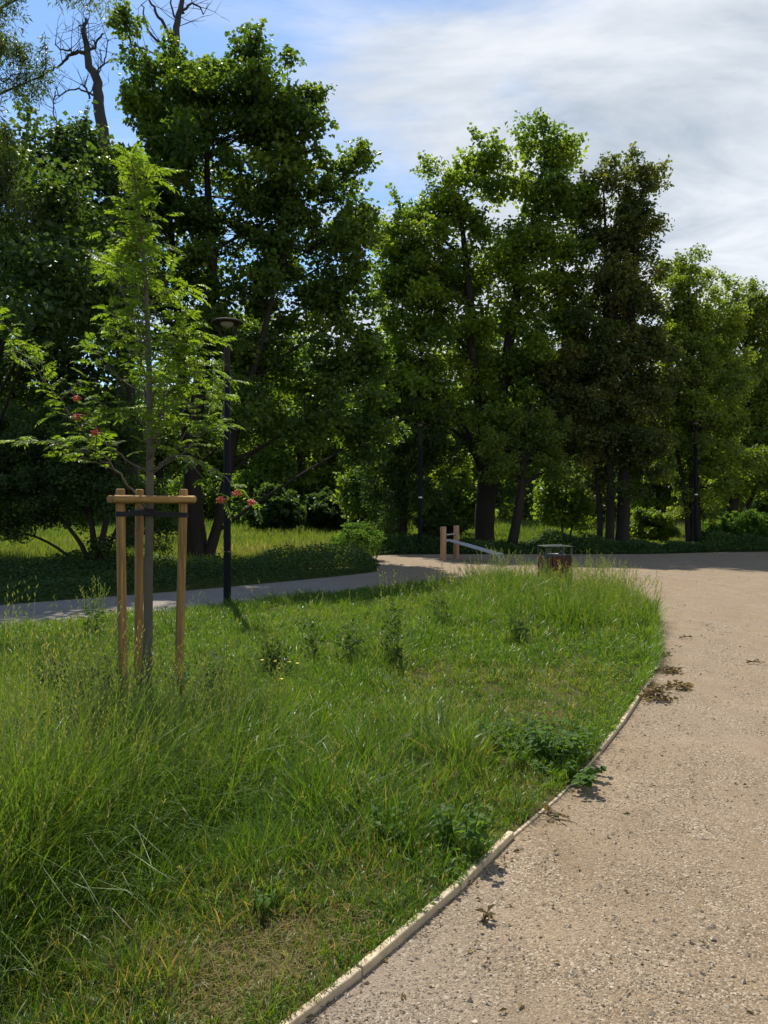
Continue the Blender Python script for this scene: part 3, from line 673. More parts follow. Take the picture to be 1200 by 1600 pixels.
# the boughs one can tell apart in the photograph
b1 = rbranch([tpt(808), P(208, 768, RD - .1), P(183, 738, RD - .2), P(150, 700, RD - .3), P(108, 645, RD - .4), P(66, 590, RD - .5), P(20, 520, RD - .55), P(-14, 488, RD - .6)], .0105, .003, 1.5)
for a, q in ((.35, (60, 690)), (.4, (15, 688)), (.55, (75, 650)), (.62, (150, 590)), (.7, (60, 540)), (.8, (5, 560)), (.5, (150, 640)), (.3, (95, 712)), (.45, (170, 620))):
    s_ = b1[int(a * (len(b1) - 1))]; e = P(q[0], q[1], RD - .45 + rng.normal(0, .12)); rbranch([s_, (s_ + e) / 2 + [0, 0, .04], e], .006, .002, 1.15)
b2 = rbranch([tpt(640), P(262, 615, RD - .1), P(295, 590, RD - .2), P(330, 578, RD - .25), P(362, 598, RD - .25)], .009, .003, 1.0)
rbranch([b2[14], P(335, 600, RD - .3), P(352, 625, RD - .3)], .004, .002, 1.0)
b3 = rbranch([tpt(735), P(262, 718, RD - .2), P(290, 714, RD - .3), P(325, 728, RD - .4), P(358, 750, RD - .45), P(385, 776, RD - .45), P(400, 795, RD - .45)], .009, .003, .75)
rbranch([b3[14], P(322, 752, RD - .45), P(345, 780, RD - .5)], .004, .002, .7)
for _ in range(48):
    y0 = 745 - 465 * rng.random() ** 1.15; t = (745 - y0) / 465
    a = rng.random() * TAU; reach = (.6 * (1 - t) ** 1.3 + .03) * rng.uniform(.5, 1.1); rise = rng.uniform(.3, .85) * (1 - .72 * t)
    s_ = tpt(y0); dx = math.cos(a) * reach - .1 * (1 - t); dy = math.sin(a) * reach
    e = s_ + np.array([dx, dy, rise]); b = rbranch([s_, s_ + np.array([dx * .5, dy * .5, rise * .3]), s_ + np.array([dx * .85, dy * .85, rise * .7]), e], .009 - .004 * t, .002, 1.0)
    for _ in range(2 if t < .45 else 1):
        q = b[rng.integers(5, len(b) - 3)]; a2 = a + rng.normal(0, .9); L2 = rng.uniform(.15, .4)
        rbranch([q, q + np.array([math.cos(a2) * L2 * .5, math.sin(a2) * L2 * .5, L2 * .3]), q + np.array([math.cos(a2) * L2, math.sin(a2) * L2, L2 * .35])], .004, .0015, 1.1)
brs.append((tr[-16:, :3], 1.2))
g.build('trunk', BARK_ROWAN, rowan, True)
base, rach, clt = [], [], []
for p, dn in brs:
    sl = np.concatenate([[0], np.cumsum(np.linalg.norm(np.diff(p, axis=0), axis=1))]); Lb = sl[-1]
    k = max(3, int(Lb / .066 * dn)); ss = np.linspace(Lb * .28, Lb, k)
    q = np.stack([np.interp(ss, sl, p[:, j]) for j in range(3)], -1)
    tg = unit(p[-1] - p[max(0, len(p) - 6)])
    for i in range(k):
        a = i * 2.4 + rng.normal(0, .4); o = np.array([math.cos(a), math.sin(a), .25])
        base.append(q[i]); rach.append(unit(o + tg * (.5 + (i == k - 1)))); clt.append(rng.normal(0, .12))
base = np.array(base); rach = np.array(rach); n = len(base)
V, T, per = pinnate(base, rach, np.clip(rng.normal(.15, .03, n), .07, .2), np.abs(rng.normal(.28, .12, n)))
tint = np.tile(np.repeat(np.clip(.5 + np.array(clt) + rng.normal(0, .1, n), 0, 1), 4), per)
mesh('crown', V, [T], ROWANLEAF, rowan, tint)
ico = bpy.data.meshes.new('tmp')
import bmesh
bm_ = bmesh.new(); bmesh.ops.create_icosphere(bm_, subdivisions=1, radius=1); IV = np.array([v.co[:] for v in bm_.verts]); IT = np.array([[v.index for v in f.verts] for f in bm_.faces]); bm_.free(); bpy.data.meshes.remove(ico)
for q in ((119, 622, RD - .5), (121, 651, RD - .48), (147, 676, RD - .45), (345, 781, RD - .52), (370, 771, RD - .52), (393, 785, RD - .5)):
    c = P(*q); gb = Geo()
    near = min((pp for p, _ in brs for pp in p), key=lambda z: np.linalg.norm(z - c))
    gb.tube(curve(near, c + [0, 0, .015], .1, 5, .05), .0015, 4)
    for _ in range(44):
        o = rng.normal(0, 1, 3); o = o / np.linalg.norm(o) * rng.random() ** .4 * np.array([.036, .036, .027]); gb.add(IV * rng.uniform(.0068, .0085) + c + o, None, IT)
    gb.build('berry_cluster', BERRY, rowan, True)

SA, SB, SC = G(193, 1090), G(278, 1076), G(216, 1068)
TA, TB, TC = P(188, 772, SA[1]), P(287, 772, SB[1]), P(218, 772, SC[1])
stakes = thing('tree_stakes', 'three round wooden stakes with cross rails and a black strap holding the young tree', 'tree stakes', (SA + SB + SC) / 3)
def log(a, b, r, name, parent, mat, dome=.016):
    """round pole with chamfered ends"""
    a = np.asarray(a, float); b = np.asarray(b, float); t = unit(b - a); L = np.linalg.norm(b - a)
    ss = np.concatenate([[0, dome * .4, dome], np.linspace(dome, L - dome, 9)[1:-1], [L - dome, L - dome * .4, L]]); rr = np.concatenate([[r * .72, r * .9, r], np.full(7, r), [r, r * .9, r * .72]])
    rr = rr * (1 + rng.normal(0, .008, len(rr)))
    g = Geo(); g.tube(a + t * ss[:, None], rr, 16); return g.build(name, mat, parent, True)
for a, b in ((SA, TA), (SB, TB), (SC, TC)):
    log(a - [0, 0, .2], b + [0, 0, .045], .039, 'post', stakes, STAKE)
rz = EYE + 20 / F * 6.7
cen = (TA + TB + TC) / 3
for a, b, z in ((TA, TB, 0.0), (TB, TC, .004), (TC, TA, -.002)):
    a = a.copy(); b = b.copy(); a[2] = b[2] = rz + z; m_ = (a + b) / 2; out = unit(np.array([*(m_ - cen)[:2], 0])); t = unit(b - a)
    log(a + out * .062 - t * .075, b + out * .062 + t * .075, .034, 'rail', stakes, RAILWOOD, .012)
def strap_loop(c1, r1, c2, r2, z1, z2, h=.042, th=.005):
    c1 = np.array(c1[:2]); c2 = np.array(c2[:2]); d_ = c2 - c1; a0 = math.atan2(d_[1], d_[0]); pts = []
    for k in np.linspace(math.pi / 2, 1.5 * math.pi, 10): pts.append(np.append(c1 + r1 * np.array([math.cos(a0 + k), math.sin(a0 + k)]), z1))
    for k in np.linspace(-math.pi / 2, math.pi / 2, 10): pts.append(np.append(c2 + r2 * np.array([math.cos(a0 + k), math.sin(a0 + k)]), z2))
    p = np.array(pts); n = len(p); c = p.mean(0); o = unit((p - c) * [1, 1, 0]) * th; hz = np.array([0, 0, h / 2])
    V = np.concatenate([p - hz, p + hz, p + o + hz, p + o - hz]); Q = []
    for i in range(n):
        j = (i + 1) % n
        for r in range(4): q = (r + 1) % 4; Q.append((r * n + i, r * n + j, q * n + j, q * n + i))
    gs.add(V, Q)
def at_z(a, b, z): t = (z - a[2]) / (b[2] - a[2]); return a + (b - a) * t
gs = Geo(); sz = EYE - 3 / F * 6.8
tz = tr[np.argmin(np.abs(tr[:, 2] - sz)), :3]
strap_loop(at_z(SA, TA, sz), .0415, tz, .05, sz, sz + .012); strap_loop(tz, .058, at_z(SB, TB, sz), .0415, sz + .002, sz - .01); strap_loop(at_z(SC, TC, sz), .0415, tz, .054, sz + .012, sz + .016, .06)
gs.build('strap', STRAP, stakes)

# ------------------------------------------------------------------ lamp posts
def lamp(label, x, y, H, r, zp=.42, hp=.06):
    L = thing('lamp_post', label, 'lamp post', (x, y, 0), 'lamp posts along the park paths')
    B = np.array([x, y, 0.0])
    zs = np.array([-.3, 0, .02, 1.2, 4.0 / 4.9 * H, 4.0 / 4.9 * H + .004]); g = Geo(); g.tube(B + np.array([[0, 0, z] for z in zs]), [r, r, r, r * .97, r * .86, r * .7], 20); g.build('pole', IRON, L, True)
    g = Geo(); g.tube(B + np.array([[0, 0, z] for z in (4.0 / 4.9 * H, 4.02 / 4.9 * H, H - .42, H - .4)]), [r * .78, r * .8, r * .76, r * .5], 18); g.build('upper_pole', IRON_BROWN, L, True)
    for s_ in (-1, 1):
        g = Geo(); a = spline(np.array([[x + s_ * r * .4, y, H - .46], [x + s_ * .07, y, H - .34], [x + s_ * .15, y, H - .18], [x + s_ * .21, y, H - .055]]), 5); g.tube(a, np.linspace(.026, .019, len(a)), 10); g.build('arm', IRON_BROWN, L, True)
    g = Geo(); g.lathe([(0, H), (.06, H), (.1, H - .012), (.22, H - .03), (.258, H - .048), (.262, H - .066), (.25, H - .075), (.12, H - .07), (0, H - .07)], (x, y, 0), 32); g.build('lamp_disc', IRON_BROWN, L, True)
    g = Geo(); g.lathe([(.115, H - .068), (.11, H - .09), (.085, H - .125), (.04, H - .142), (0, H - .145)], (x, y, 0), 24); g.build('diffuser', LAMPGLASS, L, True)
    g = Geo(); a = np.linspace(-2.5, -.6, 8); zz_ = zp * H
    V = np.concatenate([[(x + (r * .975) * math.cos(q), y + (r * .975) * math.sin(q), z) for q in a] for z in (zz_, zz_ + hp)]); g.add(V, [(i, i + 1, i + 9, i + 8) for i in range(7)]); g.build('number_plate', TAGWHITE, L)
    g = Geo(); g.box((x, y - r - .0015, .75), (.075, .007, .38), None, .003); g.build('hatch', IRON, L)
    return L
lamp('nearest and largest dark lamp post, standing at the lawn edge by the path', G(355, 948)[0], G(355, 948)[1], 4.86, .064, .19, .018)
lamp('lamp post at the plaza edge just left of the exercise bench', G(656, 864)[0] + .02, G(656, 864)[1] + .1, 5.1, .085)
lamp('faint lamp post among the lime trees, right of the ash trunks', (1087 - 600) / F * 33.6, 33.6, 5.55, .085)

# ------------------------------------------------------------------ exercise bench
A0, A1 = np.array([1.95, 25.45, 0]), np.array([2.47, 26.45, 0])
bench = thing('exercise_bench', 'outdoor sit-up bench, sloping grey board hung between two round wooden posts', 'exercise bench', (A0 + A1) / 2)
log(A0 - [0, 0, .3], A0 + [0, 0, 1.12], .098, 'post', bench, POSTWOOD, .02); log(A1 - [0, 0, .3], A1 + [0, 0, 1.14], .098, 'post', bench, POSTWOOD, .02)
g = Geo(); g.tube([A0 + [0, 0, .85], A1 + [0, 0, .85]], .024, 10); g.build('foot_bar', STEEL, bench, True)
g = Geo(); g.tube([A0 + [0, 0, .64], A1 + [0, 0, .64]], .024, 10); g.build('support_bar', STEEL, bench, True)
ex = unit(np.array([.78, -.62, 0])); ey = np.array([-ex[1], ex[0], 0]); S0 = (A0 + A1) / 2 + np.array([0, 0, .67]) - ex * .12
K1 = S0 + ex * .62 + [0, 0, -.12]; K2 = K1 + ex * 1.4 + [0, 0, -.31]
def panel(a, b, w_, name, th=.035):
    t = unit(b - a); n_ = np.cross(t, ey); g = Geo(); g.box((a + b) / 2, (np.linalg.norm(b - a), w_, th), np.stack([t, ey, n_], 1), .008)
    return g.build(name, STEEL, bench)
panel(S0, K1, .4, 'seat_panel'); panel(K1 + unit(K2 - K1) * .012, K2, .5, 'back_panel')
g = Geo()
for e in (-1, 1): g.tube(spline(np.array([K2 + ey * e * .13 - ex * .08 - [0, 0, .02], K2 + ey * e * .13 + ex * .06 - [0, 0, .08], K2 + ey * e * .13 + ex * .1 - [0, 0, K2[2] + .02]]), 4), .02, 8)
g.build('leg', STEEL, bench, True)

# ------------------------------------------------------------------ litter bin
bx, by = (867 - 600) / F * 15.9 , 15.9
lb = thing('litter_bin', 'dark framed litter bin with reddish wooden slats and a flat lid behind the tall grass', 'litter bin', (bx, by, 0))
W2 = .255; zl = EYE - 54 / F * 15.9; zb = EYE - 67 / F * 15.9
ang = .10; ca, sa = math.cos(ang), math.sin(ang); RB = np.array([[ca, -sa, 0], [sa, ca, 0], [0, 0, 1]])
def bp(x, y, z): return RB @ np.array([x, y, z]) + np.array([bx, by, 0])
for sx in (-1, 1):
    for sy in (-1, 1):
        g = Geo(); g.box(bp(sx * W2, sy * W2, (zl - .02) / 2 - .05), (.045, .045, zl + .08), RB, .006); g.build('post', BINMETAL, lb)
g = Geo(); g.box(bp(0, 0, zl + .012), (.575, .575, .016), RB, .005)
g.box(bp(0, 0, zl + .026), (.36, .36, .012), RB, .005); g.build('lid', BINLID, lb)
for k in range(4):
    a = k * math.pi / 2; R2 = RB @ np.array([[math.cos(a), -math.sin(a), 0], [math.sin(a), math.cos(a), 0], [0, 0, 1]]); g = Geo()
    for i in range(5): g.box(R2 @ np.array([-.182 + i * .091, -W2 - .004, zb / 2 + .03]) + [bx, by, 0], (.082, .024, zb - .10), R2, .005)
    g.build('slat_panel', SLAT, lb)
    g = Geo(); g.box(R2 @ np.array([0, -W2 + .022, zb - .02]) + [bx, by, 0], (.44, .012, .05), R2, .003); g.build('frame_rail', BINMETAL, lb)
g = Geo(); g.lathe([(.205, .08), (.215, zb + .012), (.222, zb + .02), (.222, zb + .006), (.205, zb - .01), (.195, .1), (0, .1)], (bx, by, 0), 24); g.build('liner', LINER, lb, True)
g = Geo()
for s_ in (-1, 1): g.tube([bp(s_ * .21, -.05, zb + .01), bp(s_ * .02, .0, zl)], .007, 6)
g.build('lid_strut', LINER, lb)
# ------------------------------------------------------------------ lawn grass
def gauss(x, y, c, r): return np.exp(-((x - c[0]) ** 2 + (y - c[1]) ** 2) / (r * r))
def tallz(x, y): return np.clip((y - 9.2) / 1.6, 0, 1) * np.clip((x - .7) / 2.0, 0, 1)
def H_lawn(x, y):
    n1 = vnoise(x, y, .9, 1); n2 = vnoise(x, y, 2.6, 2)
    h = .105 + .08 * n1 + .06 * n2
    h += tallz(x, y) * (.27 + .15 * n1)
    h += .11 * gauss(x, y, (-2.6, 4.7), 1.35) + .2 * gauss(x, y, (-1.7, 3.4), .85) * n2 * 1.6
    h += .2 * gauss(x, y, (-.45, 4.3), .95) * (.4 + n2) + .14 * gauss(x, y, (.3, 5.2), .8)
    h += .09 * gauss(x, y, (-1.5, 2.9), .7) * (.4 + n2)
    h -= .07 * gauss(x, y, (-.45, 2.75), .6) + .08 * gauss(x, y, (1.2, 6.3), 1.3) + .08 * gauss(x, y, (-2.1, 6.9), .55)
    e = dist_poly(x, y, LAWN_EDGE[::3]); h *= np.where(y < 8, np.clip(.42 + e * 1.1, .42, 1), 1)
    h *= np.where(tallz(x, y) > .3, .8 + .4 * vnoise(x, y, 2.2, 71), .6 + .8 * vnoise(x, y, 4.2, 71) * (.5 + vnoise(x, y, 1.7, 72)))
    return np.clip(h, .045, .85)
def dry(x, y):
    d = .85 * gauss(x, y, (-.5, 2.75), .42) + .3 * gauss(x, y, (-1.0, 2.4), .4) + .8 * gauss(x, y, (1.1, 5.9), .45) + .55 * gauss(x, y, (-.05, 3.35), .25) + .55 * gauss(x, y, (1.8, 7.3), .6) + .5 * gauss(x, y, (.6, 7.4), .5) + .35 * gauss(x, y, (.45, 4.3), .5)
    return np.clip(d * (.55 + .9 * vnoise(x, y, 2.2, 9)) + .25 * np.clip(vnoise(x, y, .8, 8) - .6, 0, 1), 0, 1)
def lawn_pts(n, dmin=1.7, dmax=17.2, m=1.2):
    d = dmin * (dmax / dmin) ** rng.random(n); x = (rng.random(n) * 2 - 1) * (.51 * d + m)
    k = inside(x, d, LAWN); x = x[k]; d = d[k]
    k = np.hypot(x + 2.14, d - 6.96) > .16
    return x[k], d[k]
x, y = lawn_pts(400000)
D = dry(x, y); clump = vnoise(x, y, 7, 11)
keep = rng.random(len(x)) < (1 - .3 * D) * (.4 + .75 * clump); x = x[keep]; y = y[keep]; D = D[keep]; clump = clump[keep]; n = len(x)
h = H_lawn(x, y) * np.where(tallz(x, y) > .4, 1.0, .78) * (.5 + .75 * rng.random(n)) * (.75 + .5 * clump) * (1 - .35 * D)
az = vnoise(x, y, 5, 12) * 12 + rng.normal(0, 2.2, n); ln_ = np.abs(rng.normal(.16, .2, n)); bd = np.abs(rng.normal(.95, .65, n))
tint = .34 + .3 * (vnoise(x, y, 1.1, 13) - .5) + rng.normal(0, .1, n)
# tussocks: blades fanning out of one foot, each with its own height and green
tx, ty = lawn_pts(7500, 1.8); k = rng.random(len(tx)) < 1 - .75 * dry(tx, ty); tx = tx[k]; ty = ty[k]; m_ = len(tx)
th = H_lawn(tx, ty) * np.clip(rng.lognormal(-.32, .32, m_), .45, 1.25); tr_ = .03 + .2 * th; tt = .34 + rng.normal(0, .13, m_)
ti = rng.integers(0, m_, 330000); wgt = tr_[ti] / tr_.max(); ti = ti[rng.random(len(ti)) < .25 + wgt]; n2 = len(ti)
off = rng.normal(0, .6, (n2, 2)) * tr_[ti][:, None]; x2 = tx[ti] + off[:, 0]; y2 = ty[ti] + off[:, 1]
k = inside(x2, y2, LAWN); ti = ti[k]; off = off[k]; x2 = x2[k]; y2 = y2[k]; n2 = len(ti); D2 = dry(x2, y2)
x = np.concatenate([x, x2]); y = np.concatenate([y, y2]); D = np.concatenate([D, D2])
h = np.concatenate([h, th[ti] * rng.uniform(.4, 1.3, n2)])
az = np.concatenate([az, np.arctan2(off[:, 1], off[:, 0]) + rng.normal(0, .55, n2)]); ln_ = np.concatenate([ln_, np.abs(rng.normal(.1, .1, n2)) + np.hypot(off[:, 0], off[:, 1]) / tr_[ti] * .22]); bd = np.concatenate([bd, np.abs(rng.normal(1.2, .65, n2)) * np.where(tallz(x2, y2) > .5, .6, 1)])
tint = np.concatenate([tint, tt[ti] + rng.normal(0, .07, n2)]); n = len(x)
wd = (.0027 + .0005 * y) * (.7 + .6 * rng.random(n)) * np.where((rng.random(n) < .12) & (y > 4), 1.5, 1)
V, Q, T = blades(np.stack([x, y, np.full(n, .02)], -1), h, wd, az, ln_, bd)
drown = rng.random(n) < D * .5 + .03
tint = np.where(drown, .75 + .25 * rng.random(n), np.clip(tint, 0, .7))
tag(mesh('lawn_grass', V, [Q, T], GRASSBLADE, None, np.repeat(tint, 7), True), 'long green and dry grass covering the lawn', None, None, 'stuff')
# flat dead thatch in the dry patches
x, y = lawn_pts(150000, 1.7, 9.5); k = (rng.random(len(x)) < dry(x, y) * .9 + .03) & (dist_poly(x, y, LAWN_EDGE[::3]) > .07); x = x[k]; y = y[k]; n = len(x)
V, Q, T = blades(np.stack([x, y, .025 + .02 * rng.random(n)], -1), (.025 + .06 * rng.random(n)) * (.8 + .2 * rng.random(n)), .0014 + .0005 * y, rng.random(n) * TAU, 1.1 + .4 * rng.random(n), rng.normal(.1, .3, n))
tag(mesh('dry_thatch', V, [Q, T], THATCH, None, np.repeat(.62 + .32 * rng.random(n), 7)), 'flattened straw coloured dead grass in the thin patches', None, None, 'stuff')
# flowering stems with seed heads
def seed_stems(x, y, h, zb, wk=1.0, bend=.45):
    n = len(x); az = rng.random(n) * TAU; lean = np.abs(rng.normal(.08, .08, n)); bd = np.abs(rng.normal(bend, .3, n))
    w_ = (.0011 + .0003 * y) * wk
    V, Q, T = blades(np.stack([x, y, zb], -1), h, w_, az, lean, bd)
    Vb = V.reshape(n, 7, 3); tipd = unit(Vb[:, 6] - (Vb[:, 4] + Vb[:, 5]) / 2)
    S = []; TT = []; m = 0
    for k in range(7):
        t = k / 6; p = Vb[:, 6] - tipd * (.09 * (1 - t) * (h / .5))[:, None]; a = k * 2.4 + az
        ax = unit(tipd * 1.1 + np.stack([np.cos(a), np.sin(a), np.zeros(n)], -1) * .55)
        v_, t_ = kites(p, ax, rng.normal(0, 1, (n, 3)), .02 + .0015 * y, (.0035 + .0006 * y) * wk, .3); S.append(v_); TT.append(t_ + m); m += len(v_)
    return V, Q, T, np.concatenate(S), np.concatenate(TT)
x, y = lawn_pts(52000, 2.2, 16.6); hh = H_lawn(x, y)
k = rng.random(len(x)) < np.clip((hh - .2) * 1.9, .006, .75) * (.4 + .8 * vnoise(x, y, 1.5, 21)); x = x[k]; y = y[k]; hh = hh[k]; n = len(x)
V, Q, T, S, ST = seed_stems(x, y, hh * rng.uniform(1.0, 1.55, n) + .06, np.full(n, .02))
t1 = np.repeat(np.clip(rng.normal(.45, .2, n), 0, 1), 7); t2 = np.tile(np.repeat(np.clip(rng.normal(.45, .22, n), 0, 1), 4), 7)
tag(mesh('seeding_grass', np.concatenate([V, S]), [Q, T, ST + len(V)], SEED, None, np.concatenate([t1, t2])), 'thin flowering grass stems with seed heads above the lawn', None, None, 'stuff')
# grass leaning over the edging
ss = s0 + rng.random(9000) * (seg[-1] - s0); q = np.array([along(a) for a in ss]); ahead = np.array([along(a + .02) for a in ss]) - q; ahead = unit(ahead); nrm = np.stack([ahead[:, 1], -ahead[:, 0]], -1)
inn = -(.02 + .12 * rng.random(len(ss))); x = q[:, 0] + nrm[:, 0] * inn; y = q[:, 1] + nrm[:, 1] * inn
k = rng.random(len(x)) < np.clip(vnoise(x, y, 2.4, 81) * 2.2 - .7, 0, 1); x = x[k]; y = y[k]; nrm = nrm[k]; n = len(x)
V, Q, T = blades(np.stack([x, y, np.full(n, .02)], -1), (.06 + .16 * vnoise(x, y, 3, 82)) * rng.uniform(.5, 1.2, n), (.002 + .0005 * y) * rng.uniform(.7, 1.3, n), np.arctan2(nrm[:, 1], nrm[:, 0]) + rng.normal(0, .8, n), np.abs(rng.normal(.35, .25, n)), np.abs(rng.normal(.8, .5, n)))
tag(mesh('edge_grass', V, [Q, T], GRASSBLADE, None, np.repeat(np.clip(rng.normal(.35, .14, n), 0, .78), 7)), 'green grass tufts leaning over the timber edging', None, None, 'stuff')
# dead leaf bits and crumbs of twig on the gravel
n = 5200; d = 2 * (24 / 2) ** rng.random(n); x = (rng.random(n) * 2 - 1) * (.52 * d + 1); k = ~inside(x, d, LAWN) & inside(x, d, GRAVEL_OUT); x = x[k]; y = d[k]
e = dist_poly(x, y, LAWN_EDGE); k = rng.random(len(x)) < .10 + .9 * np.exp(-e / .16) + .3 * np.clip(vnoise(x, y, .9, 91) - .62, 0, 1); x = x[k]; y = y[k]; n = len(x); a = rng.random(n) * TAU
V, T = kites(np.stack([x, y, np.full(n, .007)], -1), np.stack([np.cos(a), np.sin(a), rng.normal(.05, .2, n)], -1), np.array([0, 0, 1.0]) + rng.normal(0, .35, (n, 3)), rng.uniform(.012, .04, n) * (1 + .05 * y), rng.uniform(.004, .018, n) * (1 + .05 * y), .4)
tag(mesh('leaf_litter', V, [T], WILTED, None, np.repeat(np.clip(rng.normal(.35, .25, n), 0, 1), 4)), 'scraps of dead leaf scattered on the gravel', None, None, 'stuff')
# low clover and small herbs among the grass
x, y = lawn_pts(60000, 2.2, 15); k = rng.random(len(x)) < np.clip(vnoise(x, y, 1.3, 31) * 1.6 - .62, 0, 1) * .9 + .5 * gauss(x, y, (-1.7, 7.0), .9) ; x = x[k]; y = y[k]; n = len(x)
a = rng.random(n) * TAU
V, T = kites(np.stack([x, y, H_lawn(x, y) * (.3 + .5 * rng.random(n))], -1), np.stack([np.cos(a), np.sin(a), rng.normal(.15, .3, n)], -1), np.array([0, 0, 1.0]) + rng.normal(0, .45, (n, 3)), rng.uniform(.018, .05, n) * (1 + y * .04), rng.uniform(.012, .026, n) * (1 + y * .04), .2)
tag(mesh('lawn_herbs', V, [T], WEEDLEAF, None, np.repeat(np.clip(rng.normal(.5, .2, n), 0, 1), 4)), 'small broad leaved herbs growing among the lawn grass', None, None, 'stuff')

# ------------------------------------------------------------------ single weeds
def leafy_weed(label, c, r, h, n_st, leafL, name='leafy_weed', lm=WEEDLEAF, lean=.5):
    c = np.array([c[0], c[1], .0]); t = thing(name, label, 'weed', c); g = Geo(); base, ax, L = [], [], []
    for _ in range(n_st):
        a = rng.random() * TAU; rr = r * rng.random() ** .6; e = c + np.array([math.cos(a) * rr, math.sin(a) * rr, h * rng.uniform(.45, 1)]); s_ = c + np.array([math.cos(a), math.sin(a), 0]) * rr * (1 - lean) + [0, 0, .015]
        p = curve(s_, e, .05, 6, .06); g.tube(p, np.linspace(.0035, .0015, 6), 5)
        for k in range(2, 6):
            for sg in (-1, 1):
                b = a + k * 1.57 + (sg > 0) * math.pi + rng.normal(0, .3); base.append(p[k]); ax.append([math.cos(b), math.sin(b), rng.uniform(-.25, .35)]); L.append(leafL * rng.uniform(.55, 1.1) * (1.1 - .1 * k))
    base = np.array(base); ax = np.array(ax); L = np.array(L); n = len(base)
    g.build('stem', WEEDLEAF, t)
    nor = np.array([0, 0, 1.0]) + rng.normal(0, .3, (n, 3)); u_ = unit(ax); sd2 = unit(np.cross(u_, nor)); up = np.cross(sd2, u_)
    Vl = []; prof = [(0, .04), (.18, .34), (.42, .42), (.72, .25), (1, .0)]
    for tt, ww in prof:
        m_ = base + u_ * (L * tt)[:, None] - np.array([0, 0, 1]) * (L * .28 * tt * tt)[:, None]
        for sg in (-1, 0, 1): Vl.append(m_ + sd2 * (L * ww * sg)[:, None] + up * (L * ww * .28 * abs(sg))[:, None])
    Vl = np.stack(Vl, 1); i = np.arange(n)[:, None] * 15; Q = np.concatenate([i + np.array([3 * k + j, 3 * k + j + 1, 3 * k + j + 4, 3 * k + j + 3]) for k in range(4) for j in range(2)])
    mesh('leaves', Vl.reshape(-1, 3), [Q], lm, t, np.repeat(np.clip(rng.normal(.5, .18, n), 0, 1), 15))
    return t
leafy_weed('large patch of broad leaved weeds spilling over the edging board', (.98, 4.92), .38, .27, 52, .075)
leafy_weed('broad leaved weeds trailing onto the gravel beside the large weed patch', (1.12, 4.58), .24, .14, 20, .068)
leafy_weed('small upright leafy weed at the edging, third board gap from the front', (.36, 3.58), .13, .27, 7, .075)
leafy_weed('pale leafy weed low in the dry grass of the front lawn', (-.5, 3.05), .1, .17, 5, .045)
leafy_weed('leafy weed in the grass left of the small edging weed', (.02, 3.62), .1, .26, 5, .055)
leafy_weed('leafy weed growing at the foot of the right stake', (-1.82, 6.9), .17, .2, 9, .08)
leafy_weed('tangled weeds left of the nearest stake', (-2.75, 6.7), .3, .34, 14, .07)
leafy_weed('pale weed with broad leaves at the foot of the young trunk', (-2.0, 6.6), .16, .16, 8, .075)
def tall_weed(label, c, r, h, n_st, name='tall_weed'):
    c = np.array([c[0], c[1], .0]); t = thing(name, label, 'weed', c)
    a = rng.random(n_st) * TAU; rr = r * rng.random(n_st) ** .7; x = c[0] + np.cos(a) * rr * .6; y = c[1] + np.sin(a) * rr * .6
    hh = h * rng.uniform(.6, 1.08, n_st)
    V, Q, T, S, ST = seed_stems(x, y, hh, np.full(n_st, .02), 1.6, .2)
    mesh('stems', np.concatenate([V, S]), [Q, T, ST + len(V)], SEED, t, np.concatenate([np.repeat(np.clip(rng.normal(.25, .15, n_st), 0, 1), 7), np.tile(np.repeat(np.clip(rng.normal(.35, .2, n_st), 0, 1), 4), 7)]))
    n = n_st * 16; a = rng.random(n) * TAU; q = rng.integers(0, n_st, n); zz_ = rng.random(n) ** 1.3 * hh[q] * .72
    V, T = kites(np.stack([x[q] + rng.normal(0, r * .25, n), y[q] + rng.normal(0, r * .25, n), .03 + zz_], -1), np.stack([np.cos(a), np.sin(a), rng.normal(.6, .4, n)], -1), np.array([0, 0, 1.0]) + rng.normal(0, .7, (n, 3)), rng.uniform(.05, .11, n) * (1.15 - zz_ / h * .6), rng.uniform(.012, .028, n), .2)
    mesh('leaves', V, [T], COVERLEAF, t, np.repeat(np.clip(rng.normal(.6, .2, n), 0, 1), 4))
tall_weed('dark bushy weed clump in the lawn below the near lamp post', G(427, 1062), .16, .5, 26)
tall_weed('slim seeding weed clump, second right of the near lamp post', G(487, 1035), .13, .8, 10)
tall_weed('feathery seeding weed clump in mid lawn below the path bend', G(548, 1046), .2, .75, 18)
tall_weed('tallest seeding weed clump, left of the tall grass', G(614, 1044), .2, .95, 20)
tall_weed('seeding weeds against the shaded path, right of the mid lawn clumps', G(690, 985), .2, .8, 14)
tall_weed('tall seeding weeds beside the left stake, against the path', G(150, 1000), .22, .85, 16)
tall_weed('dark tall weeds in front of the left stake', G(125, 1165), .27, .6, 32)
tall_weed('bushy dark weeds at the foot of the left stake', G(160, 1100), .24, .5, 26)
tall_weed('dark seeding weeds farther left of the stakes', G(85, 1090), .25, .5, 22)
tall_weed('seeding weeds in the shade right of the young tree', G(335, 1110), .2, .6, 16)
tall_weed('dark weed clump at the front of the tall grass', G(810, 1008), .16, .5, 14)
def flower(label, c, k_, group):
    c = np.array([c[0], c[1], 0.0]); t = thing('buttercup', label, 'flower', c, group); hh = .2 + .08 * rng.random(); g = Geo(); top = c + np.array([rng.normal(0, .02), rng.normal(0, .02), hh]); g.tube(curve(c, top, 0, 4, .05), .0022, 4); g.build('stem', WEEDLEAF, t)
    a = np.arange(5) * TAU / 5; V, T = kites(np.repeat(top[None], 5, 0), np.stack([np.cos(a), np.sin(a), np.full(5, .35)], -1), np.tile([0, 0, 1.0], (5, 1)), .02, .02, .15, .6); mesh('petals', V, [T], PETAL, t)
